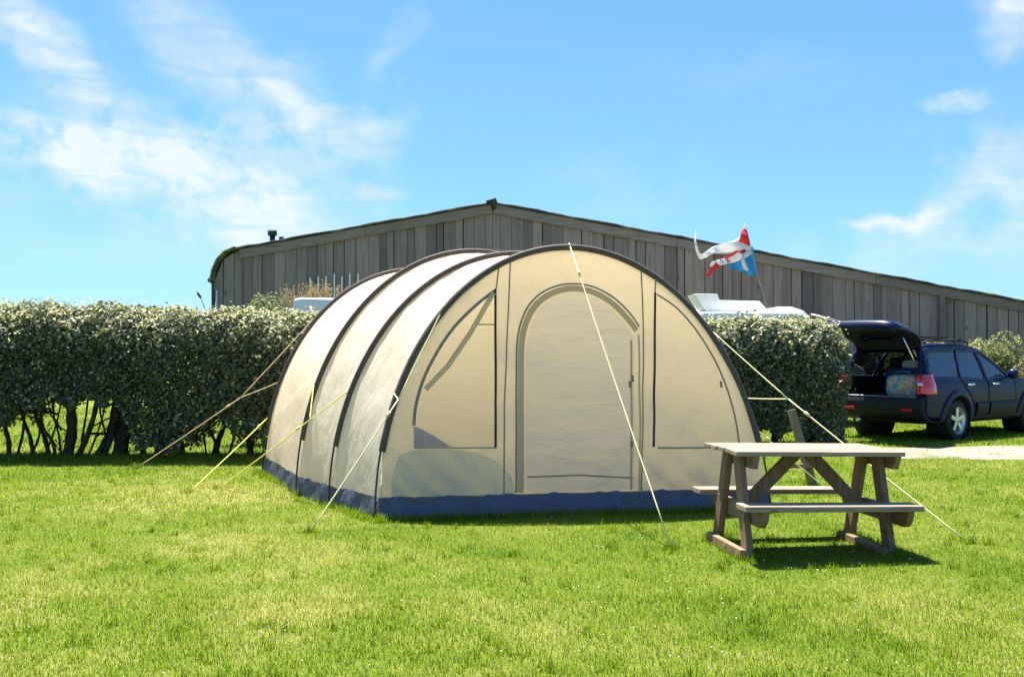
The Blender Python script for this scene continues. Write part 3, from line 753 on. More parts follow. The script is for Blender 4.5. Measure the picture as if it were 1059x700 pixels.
# ------------------------------------------------------------------ shrubs and plants behind the hedge
def shrub(name, label, cat, c, rad, ht, n, leafsz, mat, z0=.0, group=None):
    root = tag(empty(name, c), label, cat, group)
    nb = 9; cen = np.stack([rng.uniform(-.6, .6, nb) * rad[0], rng.uniform(-.6, .6, nb) * rad[1], ht * rng.uniform(.35, .82, nb)], 1)
    rr = rng.uniform(.35, .55, nb)
    k = rng.integers(0, nb, n); d = unit(rng.normal(size=(n, 3))); q = rng.random(n) ** .4
    pos = cen[k] + d * (rr[k] * q)[:, None] * np.array([rad[0], rad[1], ht * .5])
    pos[:, 2] = np.clip(pos[:, 2], .05, None)
    leaves('foliage', pos, unit(d * .6 + rng.normal(size=(n, 3)) * .6 + [0, 0, .4]), leafsz, leafsz * .6, rng.beta(2, 2.4, n), mat, root)
    mb = MB()
    for j in range(5):
        tp = cen[j]; mb.tube([(tp[0] * .15, tp[1] * .15, -.03), (tp[0] * .5, tp[1] * .5, tp[2] * .5), tuple(tp)], [.04, .025, .012], 6)
    mb.build('stem', BARK, root); return root
LEAF_Y = m_leaf('yellow_green_leaf', [(0, (.09, .11, .05)), (.5, (.20, .21, .10)), (1, (.38, .36, .20))], .35, .5, .3)
LEAF_P = m_leaf('pink_flower_leaf', [(0, (.06, .08, .04)), (.45, (.13, .14, .06)), (.62, (.30, .16, .15)), (1, (.42, .26, .24))], .3, .5, .3)
LEAF_D = m_leaf('dark_shrub_leaf', [(0, (.025, .045, .02)), (.6, (.06, .09, .03)), (1, (.14, .16, .06))], .3, .4, .4)
shrub('shrub', 'pale green rounded shrub rising behind the left hedge against the barn', 'shrub', P(262, 365, 16.6).to_2d().to_3d(), (.55, .5), 2.62, 7500, .06, LEAF_Y)
shrub('shrub', 'yellow green bush at the barn wall directly behind the car roof', 'shrub', (10.3, 24.3, 0), (1.0, .6), 1.95, 5000, .09, LEAF_Y)
shrub('shrub', 'tall loose green bush at the barn wall beyond the bonnet of the car', 'shrub', (11.9, 23.9, 0), (.95, .7), 1.95, 5000, .10, LEAF_Y)
shrub('flowering_shrub', 'bush with dusty pink flower heads growing beyond the front of the car', 'shrub', (12.6, 22.8, 0), (.8, .6), 1.75, 5000, .09, LEAF_P)
shrub('shrub', 'dark green low bush in front of the pink flowering one', 'shrub', (12.6, 21.9, 0), (.7, .5), 1.45, 4000, .08, LEAF_D)
shrub('flowering_shrub', 'small pink tipped bush between hedge and barn above the tailgate corner', 'shrub', (9.35, 24.9, 0), (.5, .4), 2.05, 2500, .08, LEAF_P)
# plume grass beside the caravan
STRAW = m_leaf('straw_plume', [(0, (.18, .14, .06)), (.5, (.36, .29, .15)), (1, (.50, .40, .28))], .35, .8, .1, (1.2, 1.1, .8))
root = tag(empty('plume_grass', (-4.1, 20.2, 0)), 'clump of tall straw coloured plume grass showing above the white caravan roof', 'plant')
mb = MB(); pp = []
for k in range(150):
    a = rng.uniform(0, 6.28); r_ = rng.uniform(.1, .95); h_ = rng.uniform(2.55, 3.12) - .2 * r_
    b = Vector((math.cos(a) * .15, math.sin(a) * .12, 0)); tpt = Vector((math.cos(a) * r_, math.sin(a) * r_ * .6, h_)); mid = b.lerp(tpt, .6) + Vector((0, 0, .25))
    mb.tube([b, mid, tpt], [.008, .006, .003], 4, tint=random.random())
    for q in range(24):
        s = rng.uniform(0, .5); pp.append(np.array(tpt.lerp(mid, s)) + rng.normal(0, .018, 3))
mb.build('stalks', STRAW, root); pp = np.array(pp)
leaves('plumes', pp, unit(rng.normal(size=pp.shape)), .07, .016, rng.random(len(pp)), STRAW, root)
root = tag(empty('grass_stalk', (-4.72, 14.7, 0)), 'single dark seed head bending out above the left hedge top', 'plant')
mb = MB(); b0 = P(211, 318, 14.7) - root.location; b1 = P(208, 309, 14.7) - root.location; b2 = P(203, 301, 14.7) - root.location
mb.tube([Vector((0, 0, 1.0)), b0, b1], [.008, .007, .006], 5); mb.build('stem', LEAF_D, root)
mb = MB(); mb.tube([b1, b1.lerp(b2, .3), b1.lerp(b2, .7), b2], [.006, .022, .018, .004], 6); mb.build('seed_head', m_plain('seed_head', (.07, .06, .05), .8), root)

# ------------------------------------------------------------------ barn
BD = 26.0
def bxz(px, py): return ((px - CX) / F * BD, CH - (py - HY) / F * BD)
WOODB = m_wood('barn_board', (.18, .142, .130), (.37, .308, .284), 2, .55, .85, True)
WOODT = m_wood('barge_board_wood', (.155, .128, .12), (.32, .272, .252), 0, .5, .85, True, False)
m, t, o = newmat('roof_sheet'); c = objco(t)
n1 = t.noise(c, 1.8, 5, .65).outputs[0]
base = t.ramp(n1, [(.4, (.035, .055, .052)), (.55, (.07, .09, .08)), (.66, (.26, .22, .07)), (.75, (.12, .12, .06))])
t.l.new(bsdf(t, base, .7, .3, 0, t.bump(n1, .4, .02)), o.inputs[0]); ROOF = m
barn = tag(empty('barn', (0, BD, 0)), 'long low barn of weathered grey boards with a shallow roof, across the background', 'barn')
prof = [bxz(*p) for p in ((221, 292), (223, 281), (228, 270), (236, 262), (246, 258), (510, 211), (1059, 313), (1190, 337.5))]
def ztop(x):
    for (a, za), (b, zb_) in zip(prof[:-1], prof[1:]):
        if a <= x <= b: return za + (zb_ - za) * (x - a) / (b - a)
    return prof[-1][1]
mb = MB(); x = prof[0][0] + .02; k = 0; xr = prof[-1][0]
while x < xr:
    w_ = random.choice((.2, .24, .28, .30, .26, .34, .22)) * random.uniform(.92, 1.08); x2 = min(x + w_, xr)
    gap = random.choice((.008, .012, .02, .028)); d0 = random.uniform(-.02, .014); tn = min(1, max(0, random.gauss(.5, .22)))
    za = ztop(x) - .03; zb_ = ztop(x2 - gap) - .03
    pts = [(x, 0), (x2 - gap, 0), (x2 - gap, zb_), (x, za)]
    ap = prof[5][0]
    if x < ap < x2 - gap: pts = [(x, 0), (x2 - gap, 0), (x2 - gap, zb_), (ap, prof[5][1] - .03), (x, za)]
    mb.prism(pts, d0, d0 + .03, tn); x = x2; k += 1
mb.build('gable_wall', WOODB, barn)
mb = MB(); mb.prism([(prof[0][0] + .05, 0), (xr - .05, 0)] + [(a, z - .06) for a, z in prof[::-1]][0:1] + [(a, z - .06) for a, z in prof[::-1]][2:-1] + [(prof[0][0] + .05, prof[0][1] - .1)], .05, 22)
mb.build('wall', m_plain('barn_dark_lining', (.03, .028, .026), .9), barn)
# roof: corrugated sheets over the same profile
dn = dens([p for p in prof], .30, False); rows = []
for yy in (-.16, -.05, 5, 12, 22.2):
    rows.append([(a, yy, z + .03 + .012 * math.sin(a * 3.1) + .008 * math.sin(a * 9.7 + 1)) for a, z in dn])
mb = MB(); mb.grid(rows); rf = mb.build('roof', ROOF, barn, .05)
# barge boards (several lengths)
for (pa, pb) in (((248, 258), (378, 234.8)), ((378, 234.8), (509, 211.5)), ((511, 211.5), (700, 246.5)), ((700, 246.5), (905, 284.5)), ((905, 284.5), (1190, 337.5))):
    a = bxz(*pa); b = bxz(*pb); mb = MB()
    mb.beam((a[0] + .005, -.075, a[1] - .125), (b[0] - .005, -.075, b[1] - .125), .04, .24, tint=random.uniform(.4, .75), bev=.006); mb.build('barge_board', WOODT, barn)
MOSS = m_plain('lichen_sheet', (.33, .29, .10), .9, .1, 0, .55, 9, .5)
mb = MB(); rows = []
cv = dens([bxz(*p) for p in ((220, 293), (222, 281), (227, 269.5), (235, 261.5), (246, 257))], .04, False)
rows = [[(a - .03, yy, z + .035 + .012 * math.sin(i * 3)) for i, (a, z) in enumerate(cv)] for yy in (-.22, -.1, .1)]
mb.grid(rows); mb.build('eave_edge', MOSS, barn, .03)
DARK = m_plain('dark_green_metal', (.025, .04, .038), .5, .4)
x, z = bxz(218.5, 290); mb = MB(); mb.tube([(x, -.15, z), (x, 8, z)], .07, 8); mb.tube([(x + .05, -.14, z - .02), (x + .07, -.1, z - .12), (x + .08, -.08, 0)], .045, 8); mb.build('downpipe', DARK, barn)
x, z = bxz(224.5, 300); mb = MB(); mb.tube([(x, -.06, z), (x, -.06, 0)], .03, 6); mb.build('white_pipe', m_plain('white_pipe', (.75, .75, .75), .5), barn)
x, z = bxz(276.5, 252); mb = MB(); mb.tube([(x, .5, z - .4), (x, .5, z + .34)], .075, 10); mb.tube([(x, .5, z + .28), (x, .5, z + .42)], .125, 10); mb.build('flue', DARK, barn)
x, z = bxz(287, 249); mb = MB(); mb.tube([(x, .4, z - .3), (x, .4, z + .13)], .05, 8); mb.tube([(x, .4, z + .07), (x, .4, z + .16)], .065, 8); mb.build('vent_pipe', DARK, barn)
x, z = bxz(510, 211); mb = MB(); mb.tube([(x, -.2, z + .05), (x, 22, z + .05)], .11, 8); mb.tube([(x - .18, -.19, z + .02), (x, -.2, z + .1), (x + .04, -.2, z - .16)], .05, 6); mb.build('ridge_cap', DARK, barn)
WHT = m_plain('strip_white', (.78, .78, .76), .5)
for k, px in enumerate((321, 329.5, 337.5, 346, 354, 362, 370.5, 387)):  # narrow white strips set on the front of the boards
    x, z = bxz(px, 287 - (3 if k in (3, 5, 6) else 0) + (1 if k == 0 else 0)); mb = MB(); mb.box((x, -.065, z - .35), (.035, .03, .75)); mb.build('pale_strip', WHT, barn)
x, z = bxz(973, 307); mb = MB(); mb.box((x, -.1, z - .55), (.16, .08, 1.2), None, .3, .01); mb.build('door_post', WOODT, barn)

# ------------------------------------------------------------------ white vehicles behind the hedges
VWH = m_plain('caravan_white', (.88, .85, .79), .35, .45, 0, .05)
GLD = m_glass('dark_window', (.15, .18, .2), .6); RUB = m_plain('black_rubber', (.02, .02, .02), .7, .2)
def wheel(root, c, r_, w_, rim_mat, side=-1, spokes=5):
    wl_ = empty('wheel', c); wl_.parent = root
    mb = MB(); prof_ = [(r_ * .68, -w_ / 2), (r_ * .9, -w_ / 2), (r_ * .98, -w_ * .42), (r_, -w_ * .25), (r_, w_ * .25), (r_ * .98, w_ * .42), (r_ * .9, w_ / 2), (r_ * .68, w_ / 2)]
    mb.lathe(prof_, 32, 'Y'); mb.build('tyre', RUB, wl_)
    mb = MB(); y = side * w_ * .40
    mb.lathe([(r_ * .72, side * w_ * .51), (r_ * .70, side * w_ * .46), (r_ * .64, side * w_ * .40), (r_ * .63, -side * w_ * .2)], 32, 'Y')
    for k in range(spokes):
        a = 2 * math.pi * (k + .25) / spokes; d = Vector((math.cos(a), 0, math.sin(a)))
        mb.beam(d * .03 + Vector((0, y, 0)), d * r_ * .6 + Vector((0, y * 1.05, 0)), .03, r_ * .21, up=d.cross(Vector((0, 1, 0))), bev=.006)
    mb.lathe([(0, y + side * .02), (r_ * .13, y + side * .02), (r_ * .16, y)], 16, 'Y'); mb.build('rim', rim_mat, wl_)
    mb = MB(); mb.lathe([(0, y - side * .06), (r_ * .56, y - side * .06)], 24, 'Y'); mb.build('brake_disc', RUB, wl_)
RIM = m_plain('alloy', (.62, .63, .64), .3, .5, .7)
# caravan, mostly hidden
cv_ = tag(empty('caravan', (-2.6, 18.6, 0)), 'white caravan with only its roof edge showing above the left hedge beside the tent', 'caravan')
mb = MB(); mb.prism([(-1.42, .45), (1.6, .45), (1.75, 1.3), (1.5, 2.5), (-1.2, 2.56), (-1.38, 2.54), (-1.48, 1.6)], -1.0, 1.0, bev=.05); mb.build('body', VWH, cv_)
mb = MB(); mb.prism([(-.9, 1.35), (.9, 1.35), (.9, 2.0), (-.9, 2.0)], -1.03, -.998, bev=.01); mb.build('window', GLD, cv_)
for s_ in (-1, 1): wheel(cv_, (.1, s_ * .9, .33), .33, .2, RIM, s_)
# campervan: cab to the right
cp = tag(empty('campervan', (5.5, 21.6, 0)), 'white campervan with an open roof hatch showing above the right hedge', 'campervan')
mb = MB(); mb.prism([(-1.6, .4), (2.05, .4), (2.15, .75), (2.05, 1.2), (1.55, 1.5), (1.2, 1.85), (.85, 2.30), (.62, 2.42), (-1.45, 2.43), (-1.6, 2.2)], -.95, .95, bev=.06); mb.build('body', VWH, cp)
mb = MB(); mb.prism([(-.9, 1.4), (.3, 1.4), (.3, 2.0), (-.9, 2.0)], -.985, -.95, bev=.01); mb.build('window', GLD, cp)
mb = MB(); mb.prism([(.45, 1.4), (1.15, 1.4), (1.05, 1.75), (.75, 2.05), (.45, 2.05)], -.985, -.95, bev=.01); mb.build('window', GLD, cp)
a = P(733, 319, 21.0); 
mb = MB(); mb.prism([(-1.22, 2.43), (.12, 2.43), (-.1, 2.68), (-.98, 2.70), (-1.02, 2.83), (-1.52, 2.84), (-1.30, 2.50)], -.55, .35, bev=.015); mb.build('roof_hatch', VWH, cp)
mb = MB(); mb.prism([(.1, 2.42), (.95, 2.32), (.82, 2.46), (.55, 2.55), (.25, 2.55), (.12, 2.47)], -.7, .7, bev=.03); mb.build('roof_pod', VWH, cp)
mb = MB(); mb.tube([(.95, -.75, 2.38), (1.75, -.75, 2.18), (2.2, -.7, 2.02)], .022, 6); mb.build('awning_bar', m_plain('grey_bar', (.35, .35, .36), .4, .5, .4), cp)
for xx in (-1.0, 1.4):
    for s_ in (-1, 1): wheel(cp, (xx, s_ * .85, .33), .33, .2, RIM, s_)

# ------------------------------------------------------------------ flag
FD = 24.0
def FP(px, py, dy=0): return P(px, py, FD + dy)
mb = MB(); b = FP(826, 429); b.z = 0; tip = FP(771, 229)
mb.tube([b, FP(784, 285), FP(777, 256), tip], [.009, .007, .006, .004], 6)
fpole = mb.build('flagpole', m_plain('pole_grey', (.32, .35, .38), .4)); tag(fpole, 'thin leaning grey pole carrying the torn flag behind the campervan', 'flagpole')
fr = tag(empty('flag', FP(777, 256)), 'torn red white and blue flag streaming left in the wind in front of the barn', 'flag')
def ribbon(name, ctrl, mat, seed=0):
    """ctrl: list of (px_top,py_top,px_bot,py_bot); a rippling strip of cloth"""
    A = smooth_poly([(c[0], c[1]) for c in ctrl], 5); B = smooth_poly([(c[2], c[3]) for c in ctrl], 5)
    rows = []
    for k in range(6):
        row = []
        for i, (a_, b_) in enumerate(zip(A, B)):
            f = k / 5; px = a_[0] + (b_[0] - a_[0]) * f; py = a_[1] + (b_[1] - a_[1]) * f
            row.append(FP(px, py, .10 * math.sin(i * .55 + seed + f * 1.5)) - fr.location)
        rows.append(row)
    mb = MB(); mb.grid(rows); return mb.build(name, mat, fr, .004)
FW = m_fabric('flag_white', (.82, .80, .80), (.8, .8, .8), .35, .8, .1, .2, 9)
FR = m_fabric('flag_red', (.62, .05, .06), (.62, .05, .05), .35, .8, .1, .2, 9)
FB = m_fabric('flag_blue', (.06, .34, .62), (.06, .34, .62), .35, .8, .1, .2, 9)
ribbon('white_cloth', [(771, 230, 778, 258), (764, 246, 766, 259), (750, 251, 752, 262), (738, 255, 739, 262), (729, 261, 729, 267), (724, 262, 723, 267), (721, 252, 718.5, 253), (720, 239, 719.3, 239)], FW, 0)
ribbon('red_cloth', [(772.6, 234, 772.3, 236), (767.5, 238, 774.5, 244), (765.5, 247, 776, 253), (764, 257, 772, 260)], FR, 0)
ribbon('white_cloth', [(777.5, 255, 779, 262), (767, 258, 768, 268), (757, 265, 757, 272), (746, 268, 747, 274), (738, 270, 737, 276), (735, 273, 735, 276)], FW, 1.0)
ribbon('red_cloth', [(771, 254, 772, 260), (762, 259, 763, 266), (752, 265, 752, 272), (742, 270, 742, 277), (736, 277, 735, 284), (731, 282, 731, 285), (729, 274, 728, 276)], FR, 2.0)
ribbon('blue_cloth', [(779, 254, 783.5, 284), (772, 260, 776, 285), (765, 267, 767, 281), (758, 272, 757, 278), (753, 277, 753, 279)], FB, .4)
ribbon('white_emblem', [(774, 264, 776, 280), (769, 266, 771, 279.5), (766, 270, 767, 278)], FW, .62).location.y -= .06

# ------------------------------------------------------------------ car
PAINT = m_carpaint('navy_paint', (.0045, .0105, .047)); CLAD = m_plain('grey_cladding', (.018, .021, .028), .5, .12)
GLASS = m_glass('car_glass', (.40, .46, .48), .75); INTR = m_plain('car_interior', (.022, .022, .026), .85, .2); SEATM = m_plain('car_seat', (.05, .05, .055), .9, .1, bump=.2)
LAMP = m_plain('lamp_red', (.55, .012, .02), .15, .6, 0, .1, 8, 0, Coat_Weight=1.0); LAMPW = m_plain('lamp_clear', (.8, .72, .72), .2, .6); CHROME = m_plain('chrome', (.75, .76, .78), .18, .5, .9)
car = tag(empty('parked_car', (7.376, 17.93, 0), math.atan2(.6, .8)), 'dark navy estate car with raised tailgate parked on the grass', 'car')
def hw(x, z):
    w_ = float(np.interp(z, [.28, .42, .62, .8, .98, 1.10, 1.35, 1.62, 1.72], [.84, .895, .925, .93, .915, .875, .79, .665, .60]))
    if x > 2.3: w_ *= 1 - .17 * ((x - 2.3) / 1.35) ** 2
    if x < -.3: w_ *= 1 - .045 * ((-.3 - x) / .65) ** 2
    return w_
arc = lambda cx_, r_, a0, a1, n: [(cx_ + r_ * math.cos(R(a0 + (a1 - a0) * k / n)), .36 + r_ * math.sin(R(a0 + (a1 - a0) * k / n))) for k in range(n + 1)]
outline = [(-.95, .46), (-.80, .40)] + arc(0, .43, 174, 2, 16) + [(.50, .31), (2.20, .31)] + arc(2.71, .43, 178, 4, 16) + [(3.35, .38), (3.56, .46), (3.62, .66), (3.56, .86), (3.2, .98), (2.6, 1.04), (2.02, 1.08), (1.6, 1.36), (1.18, 1.62), (.8, 1.685), (.3, 1.705), (-.3, 1.69), (-.66, 1.655), (-.76, 1.52), (-.86, 1.2), (-.95, 1.0), (-.97, .78)]
outline = dens(outline, .09)
wq = [(-.74, 1.14), (-.66, 1.40), (-.56, 1.53), (-.30, 1.565), (.34, 1.58), (.26, 1.50), (.13, 1.12)]
wrd = [(.20, 1.12), (.32, 1.48), (.40, 1.58), (.98, 1.575), (1.02, 1.11)]
wfd = [(1.10, 1.11), (1.07, 1.575), (1.20, 1.54), (1.55, 1.33), (1.86, 1.12)]
drd = [(.60, .40), (1.05, .40), (1.06, 1.08), (1.025, 1.62), (.38, 1.63), (.27, 1.50), (.15, 1.10), (.26, .95), (.44, .78), (.56, .58)]
dfd = [(1.07, .40), (2.04, .40), (2.10, .65), (2.05, 1.02), (1.92, 1.09), (1.57, 1.36), (1.19, 1.60), (1.045, 1.62), (1.08, 1.08)]
wq, wrd, wfd, drd, dfd = [dens(p, .07) for p in (wq, wrd, wfd, drd, dfd)]
V, T = cdt_regions([outline, wq, wrd, wfd, drd, dfd], .085, (-1, 3.65, .3, 1.72))
for sd in (-1, 1):
    rg = {k: [] for k in ('body', 'clad', 'q', 'wr', 'wf', 'dr', 'df', 'drc', 'dfc')}
    for f in T:
        cx_ = sum(V[i].x for i in f) / len(f); cz = sum(V[i].y for i in f) / len(f)
        if not inpoly(cx_, cz, outline): continue
        if inpoly(cx_, cz, wq): k = 'q'
        elif inpoly(cx_, cz, wrd): k = 'wr'
        elif inpoly(cx_, cz, wfd): k = 'wf'
        elif inpoly(cx_, cz, drd): k = 'dr'
        elif inpoly(cx_, cz, dfd): k = 'df'
        else: k = 'body'
        rg[k].append(list(f) if sd < 0 else list(f)[::-1])
    def cm(faces, off=0.0):
        mb = MB(); used = sorted({i for f in faces for i in f}); mp = {i: k for k, i in enumerate(used)}
        mb.add([(V[i].x, sd * (hw(V[i].x, V[i].y) + off), V[i].y) for i in used], [[mp[i] for i in f] for f in faces], .5, True); return mb
    cm(rg['body']).build('body_side', PAINT, car, .03, -1)
    cm(rg['q'], -.012).build('window', GLASS, car)
    d_r = cm(rg['dr'], .003).build('door', PAINT, car, .03, -1); d_f = cm(rg['df'], .003).build('door', PAINT, car, .03, -1)
    cm(rg['wr'], -.012).build('window', GLASS, d_r); cm(rg['wf'], -.012).build('window', GLASS, d_f)
    def line(poly, r_, off, closed=True):
        mb = MB(); pts = [(x, sd * (hw(x, z) + off), z) for x, z in poly]
        if closed: pts.append(pts[0])
        mb.tube(pts, r_, 5); return mb
    for (dd, pl, hx) in ((d_r, drd, .33), (d_f, dfd, 1.22)):
        line(pl, .004, .001).build('door_seam', RUB, dd)
        mb = MB(); y_ = sd * (hw(hx, .96) + .035)
        mb.tube([(hx, y_ - sd * .025, .975), (hx + .04, y_, .98), (hx + .18, y_, .985), (hx + .22, y_ - sd * .025, .98)], [.014, .02, .02, .014], 8); mb.build('handle', CHROME, dd)
        mb = MB(); xs0, xs1 = (.62, 1.03) if dd is d_r else (1.10, 2.04)
        mb.grid([[(xs0 + (xs1 - xs0) * k / 6, sd * (hw(xs0 + (xs1 - xs0) * k / 6, z) + of_), z) for k in range(7)] for z, of_ in ((.66, .016), (.65, .038), (.56, .040), (.46, .035), (.40, .02))]); mb.build('cladding', CLAD, dd)
    for cx_ in (0, 2.71):   # arch lips
        mb = MB(); rows = []
        for r_, of_ in ((.425, -.05), (.425, .03), (.455, .042), (.52, .03), (.545, .012)):
            rows.append([(cx_ + r_ * math.cos(R(a_)), sd * (hw(cx_ + r_ * math.cos(R(a_)), .36 + r_ * math.sin(R(a_))) + of_), .36 + r_ * math.sin(R(a_))) for a_ in range(-4, 188, 6)])
        mb.grid(rows); mb.build('wheel_arch', PAINT, car)
        mb = MB(); mb.lathe([(.43, sd * .92), (.43, sd * .55), (0, sd * .55)], 28, 'Y', Matrix.Translation((cx_, 0, .36))); mb.build('wheel_well', RUB, car)
    mb = MB(); mb.grid([[(.5 + k * .285, sd * (hw(.5 + k * .285, z) + of_), z) for k in range(7)] for z, of_ in ((.41, .01), (.38, .022), (.31, .01), (.28, -.15))]); mb.build('sill', CLAD, car)
    # tail lamp wrapping the corner
    mb = MB(); rows = []
    for z in (.84, .88, .94, 1.0, 1.06, 1.12, 1.17):
        rear = float(np.interp(z, [.78, 1.0, 1.2], [-.97, -.95, -.86]))
        f_ = -.735 - .03 * (z - 1.0)
        rows.append([(f_, sd * (hw(f_, z) + .012), z), (f_ - .02, sd * (hw(f_, z) + .034), z), (rear + .06, sd * (hw(rear, z) + .032), z), (rear - .03, sd * (hw(rear, z) - .02), z), (rear - .055, sd * (hw(rear, z) - .10), z), (rear - .03, sd * (hw(rear, z) - .17), z), (rear + .02, sd * (hw(rear, z) - .18), z)])
    mb.grid(rows); tl = mb.build('tail_lamp', LAMP, car, .02)
    mb = MB(); mb.grid([[(-1.012 - .003 * k, sd * (hw(-.95, z) - .03 - .03 * k), z) for k in range(4)] for z in (.985, 1.01, 1.035)]); mb.build('reversing_lens', LAMPW, tl, .02)
    # mirror
    mb = MB(); y_ = sd * (hw(1.85, 1.1) + .12); mb.lathe([(0, -.1), (.07, -.09), (.095, 0), (.08, .07), (0, .09)], 12, 'Y', Matrix.Translation((1.83, y_, 1.16)) @ Matrix.Diagonal((.7, 1, 1, 1)))
    mb.tube([(1.84, sd * (hw(1.85, 1.1) - .01), 1.11), (1.84, y_, 1.13)], .025, 6); mb.build('mirror', PAINT, car)
    mb = MB(); mb.tube([(-.55, sd * .60, 1.71), (-.50, sd * .60, 1.765), (.2, sd * .60, 1.785), (.9, sd * .59, 1.765), (.98, sd * .59, 1.71)], .018, 8); mb.build('roof_rail', RUB, car)
    for cx_ in (0, 2.71): wheel(car, (cx_, sd * .80, .36), .36, .235, RIM, sd)
    # strut
    mb = MB(); mb.tube([(-.84, sd * .66, 1.25), (-1.22, sd * .60, 1.83)], .012, 6); mb.build('gas_strut', CHROME, car)
    # cargo bay side, door pillar lining
    mb = MB(); mb.grid([[(x_, sd * (hw(x_, z) - .09), z) for x_ in (-.90, -.5, 0, .4)] for z in (.74, .95, 1.12)]); mb.build('cargo_side', INTR, car)
    mb = MB(); mb.tube([(-.97, sd * (hw(-.97, .78) - .12), .78), (-.95, sd * (hw(-.95, 1.0) - .13), 1.0), (-.86, sd * (hw(-.86, 1.2) - .10), 1.2), (-.76, sd * (hw(-.76, 1.52) - .05), 1.52), (-.68, sd * (hw(-.66, 1.65) - .07), 1.64)], .045, 8); mb.build('boot_frame', PAINT, car)
def loft(line_, name, mat, inset=0.0, crown=.02, n=12, thick=.02, parent=None):
    mb = MB(); mb.grid([[(x, (hw(x, z) - inset) * (k / n * 2 - 1), z + crown * (1 - (k / n * 2 - 1) ** 2)) for k in range(n + 1)] for x, z in line_]); return mb.build(name, mat, parent or car, thick)
loft([(-.70, 1.655), (-.3, 1.69), (.3, 1.705), (.8, 1.685), (1.18, 1.62)], 'roof', PAINT, 0, .03)
loft([(1.18, 1.62), (1.6, 1.36), (2.02, 1.08)], 'windscreen', GLASS, .05, .02, thick=.006)
loft([(2.02, 1.08), (2.3, 1.065), (2.6, 1.04), (3.2, .98), (3.56, .86)], 'bonnet', PAINT, 0, .035)
loft([(3.56, .86), (3.62, .66), (3.60, .5), (3.5, .36)], 'front_bumper', PAINT, 0, 0)
loft([(3.625, .76), (3.645, .68), (3.63, .6)], 'grille', RUB, .35, 0)
loft([(-.90, .775), (-.99, .775), (-1.03, .74), (-1.04, .64), (-1.02, .52), (-.97, .44), (-.80, .36), (-.5, .34)], 'rear_bumper', CLAD, -.012, 0, 16, .03)
mb = MB(); mb.grid([[(-1.0, -.72 + 1.44 * k / 8, .795), ] for k in range(9)] and [[(x_, -.72 + 1.44 * k / 8, z_) for k in range(9)] for x_, z_ in ((-.93, .785), (-1.01, .79), (-1.035, .775))]); mb.build('boot_lip', m_plain('lip', (.16, .17, .19), .35, .5, .3), car, .012)
for sd in (-1, 1):
    mb = MB(); mb.box((-1.055, sd * .56, .56), (.03, .2, .05), None, .5, .008); mb.build('reflector', LAMP, car)
mb = MB(); mb.tube([(-1.0, .45, .34), (-.8, .45, .34)], .04, 10); mb.build('exhaust', CHROME, car)
mb = MB(); mb.box((-.25, 0, .72), (1.35, 1.5, .04)); mb.build('boot_floor', INTR, car)
mb = MB(); mb.box((1.35, 0, .34), (4.1, 1.25, .08)); mb.build('underbody', RUB, car)
mb = MB(); mb.box((3.0, 0, .62), (.9, 1.2, .5)); mb.build('engine_bay', RUB, car)
mb = MB(); mb.box((1.75, 0, .95), (.4, 1.45, .22), None, .5, .05); mb.build('dashboard', INTR, car)
for x_ in (.42, 1.2):
    for y_ in ((-.42, .42) if x_ > 1 else (-.48, 0, .48)):
        mb = MB(); mb.box((x_, y_, .95), (.14, .44, .72), Matrix.Rotation(R(-12), 3, 'Y'), .5, .05); mb.box((x_ - .09, y_, 1.38), (.09, .25, .17), Matrix.Rotation(R(-12), 3, 'Y'), .5, .035); mb.box((x_ + .28, y_, .62), (.5, .46, .14), None, .5, .04); mb.build('seat', SEATM, car)
# tailgate
prof_t = [(-.69, 1.685), (-.76, 1.83), (-.90, 1.93), (-1.15, 2.01), (-1.45, 2.07), (-1.66, 2.09), (-1.74, 2.05)]
prof_t = smooth_poly(prof_t, 4); rows = []; rows2 = []
tg = empty('tailgate', (0, 0, 0)); tg.parent = car
mb = MB()
nt = len(prof_t)
def tw(i): return float(np.interp(i / (nt - 1), [0, .45, .8, 1], [.63, .74, .80, .74]))
outer = [[(x_, tw(i) * (k / 12 * 2 - 1), z_ + .03 * (1 - (k / 12 * 2 - 1) ** 2) - .10 * max(0, abs(k / 12 * 2 - 1) - .8) / .2) for k in range(13)] for i, (x_, z_) in enumerate(prof_t)]
mb.grid(outer); mb.build('outer_panel', PAINT, tg, .015)
mb = MB()
inner = [[(x_ * .985 - .012, tw(i) * .96 * (k / 12 * 2 - 1), z_ - .075 - .03 * (i / nt) - .04 * max(0, abs(k / 12 * 2 - 1) - .8) / .2) for k in range(13)] for i, (x_, z_) in enumerate(prof_t)]
mb.grid(inner[:]); mb.build('inner_panel', m_plain('tailgate_trim', (.010, .012, .03), .7, .15), tg, .01)
mb = MB(); rim_o = [r[0] for r in outer] + outer[-1][1:] + [r[12] for r in outer[::-1]][1:]; rim_i = [r[0] for r in inner] + inner[-1][1:] + [r[12] for r in inner[::-1]][1:]
mb.grid([rim_o, rim_i]); mb.build('edge', PAINT, tg, .012)
mb = MB(); mb.grid([[(x_ + .01, y_ * .8, z_ - .012) for x_, y_, z_ in inner[i][1:12]] for i in range(2, int(nt * .5))]); mb.build('rear_window', GLD, tg)
# roof bars and a roof box bar
for x_ in (-.2, .62):
    mb = MB(); mb.beam((x_, -.66, 1.80), (x_, .66, 1.80), .06, .03, bev=.008); mb.build('cross_bar', RUB, car)
mb = MB(); mb.beam((-.4, -.25, 1.835), (.85, -.25, 1.835), .09, .045, bev=.012); mb.build('bike_carrier', RUB, car)
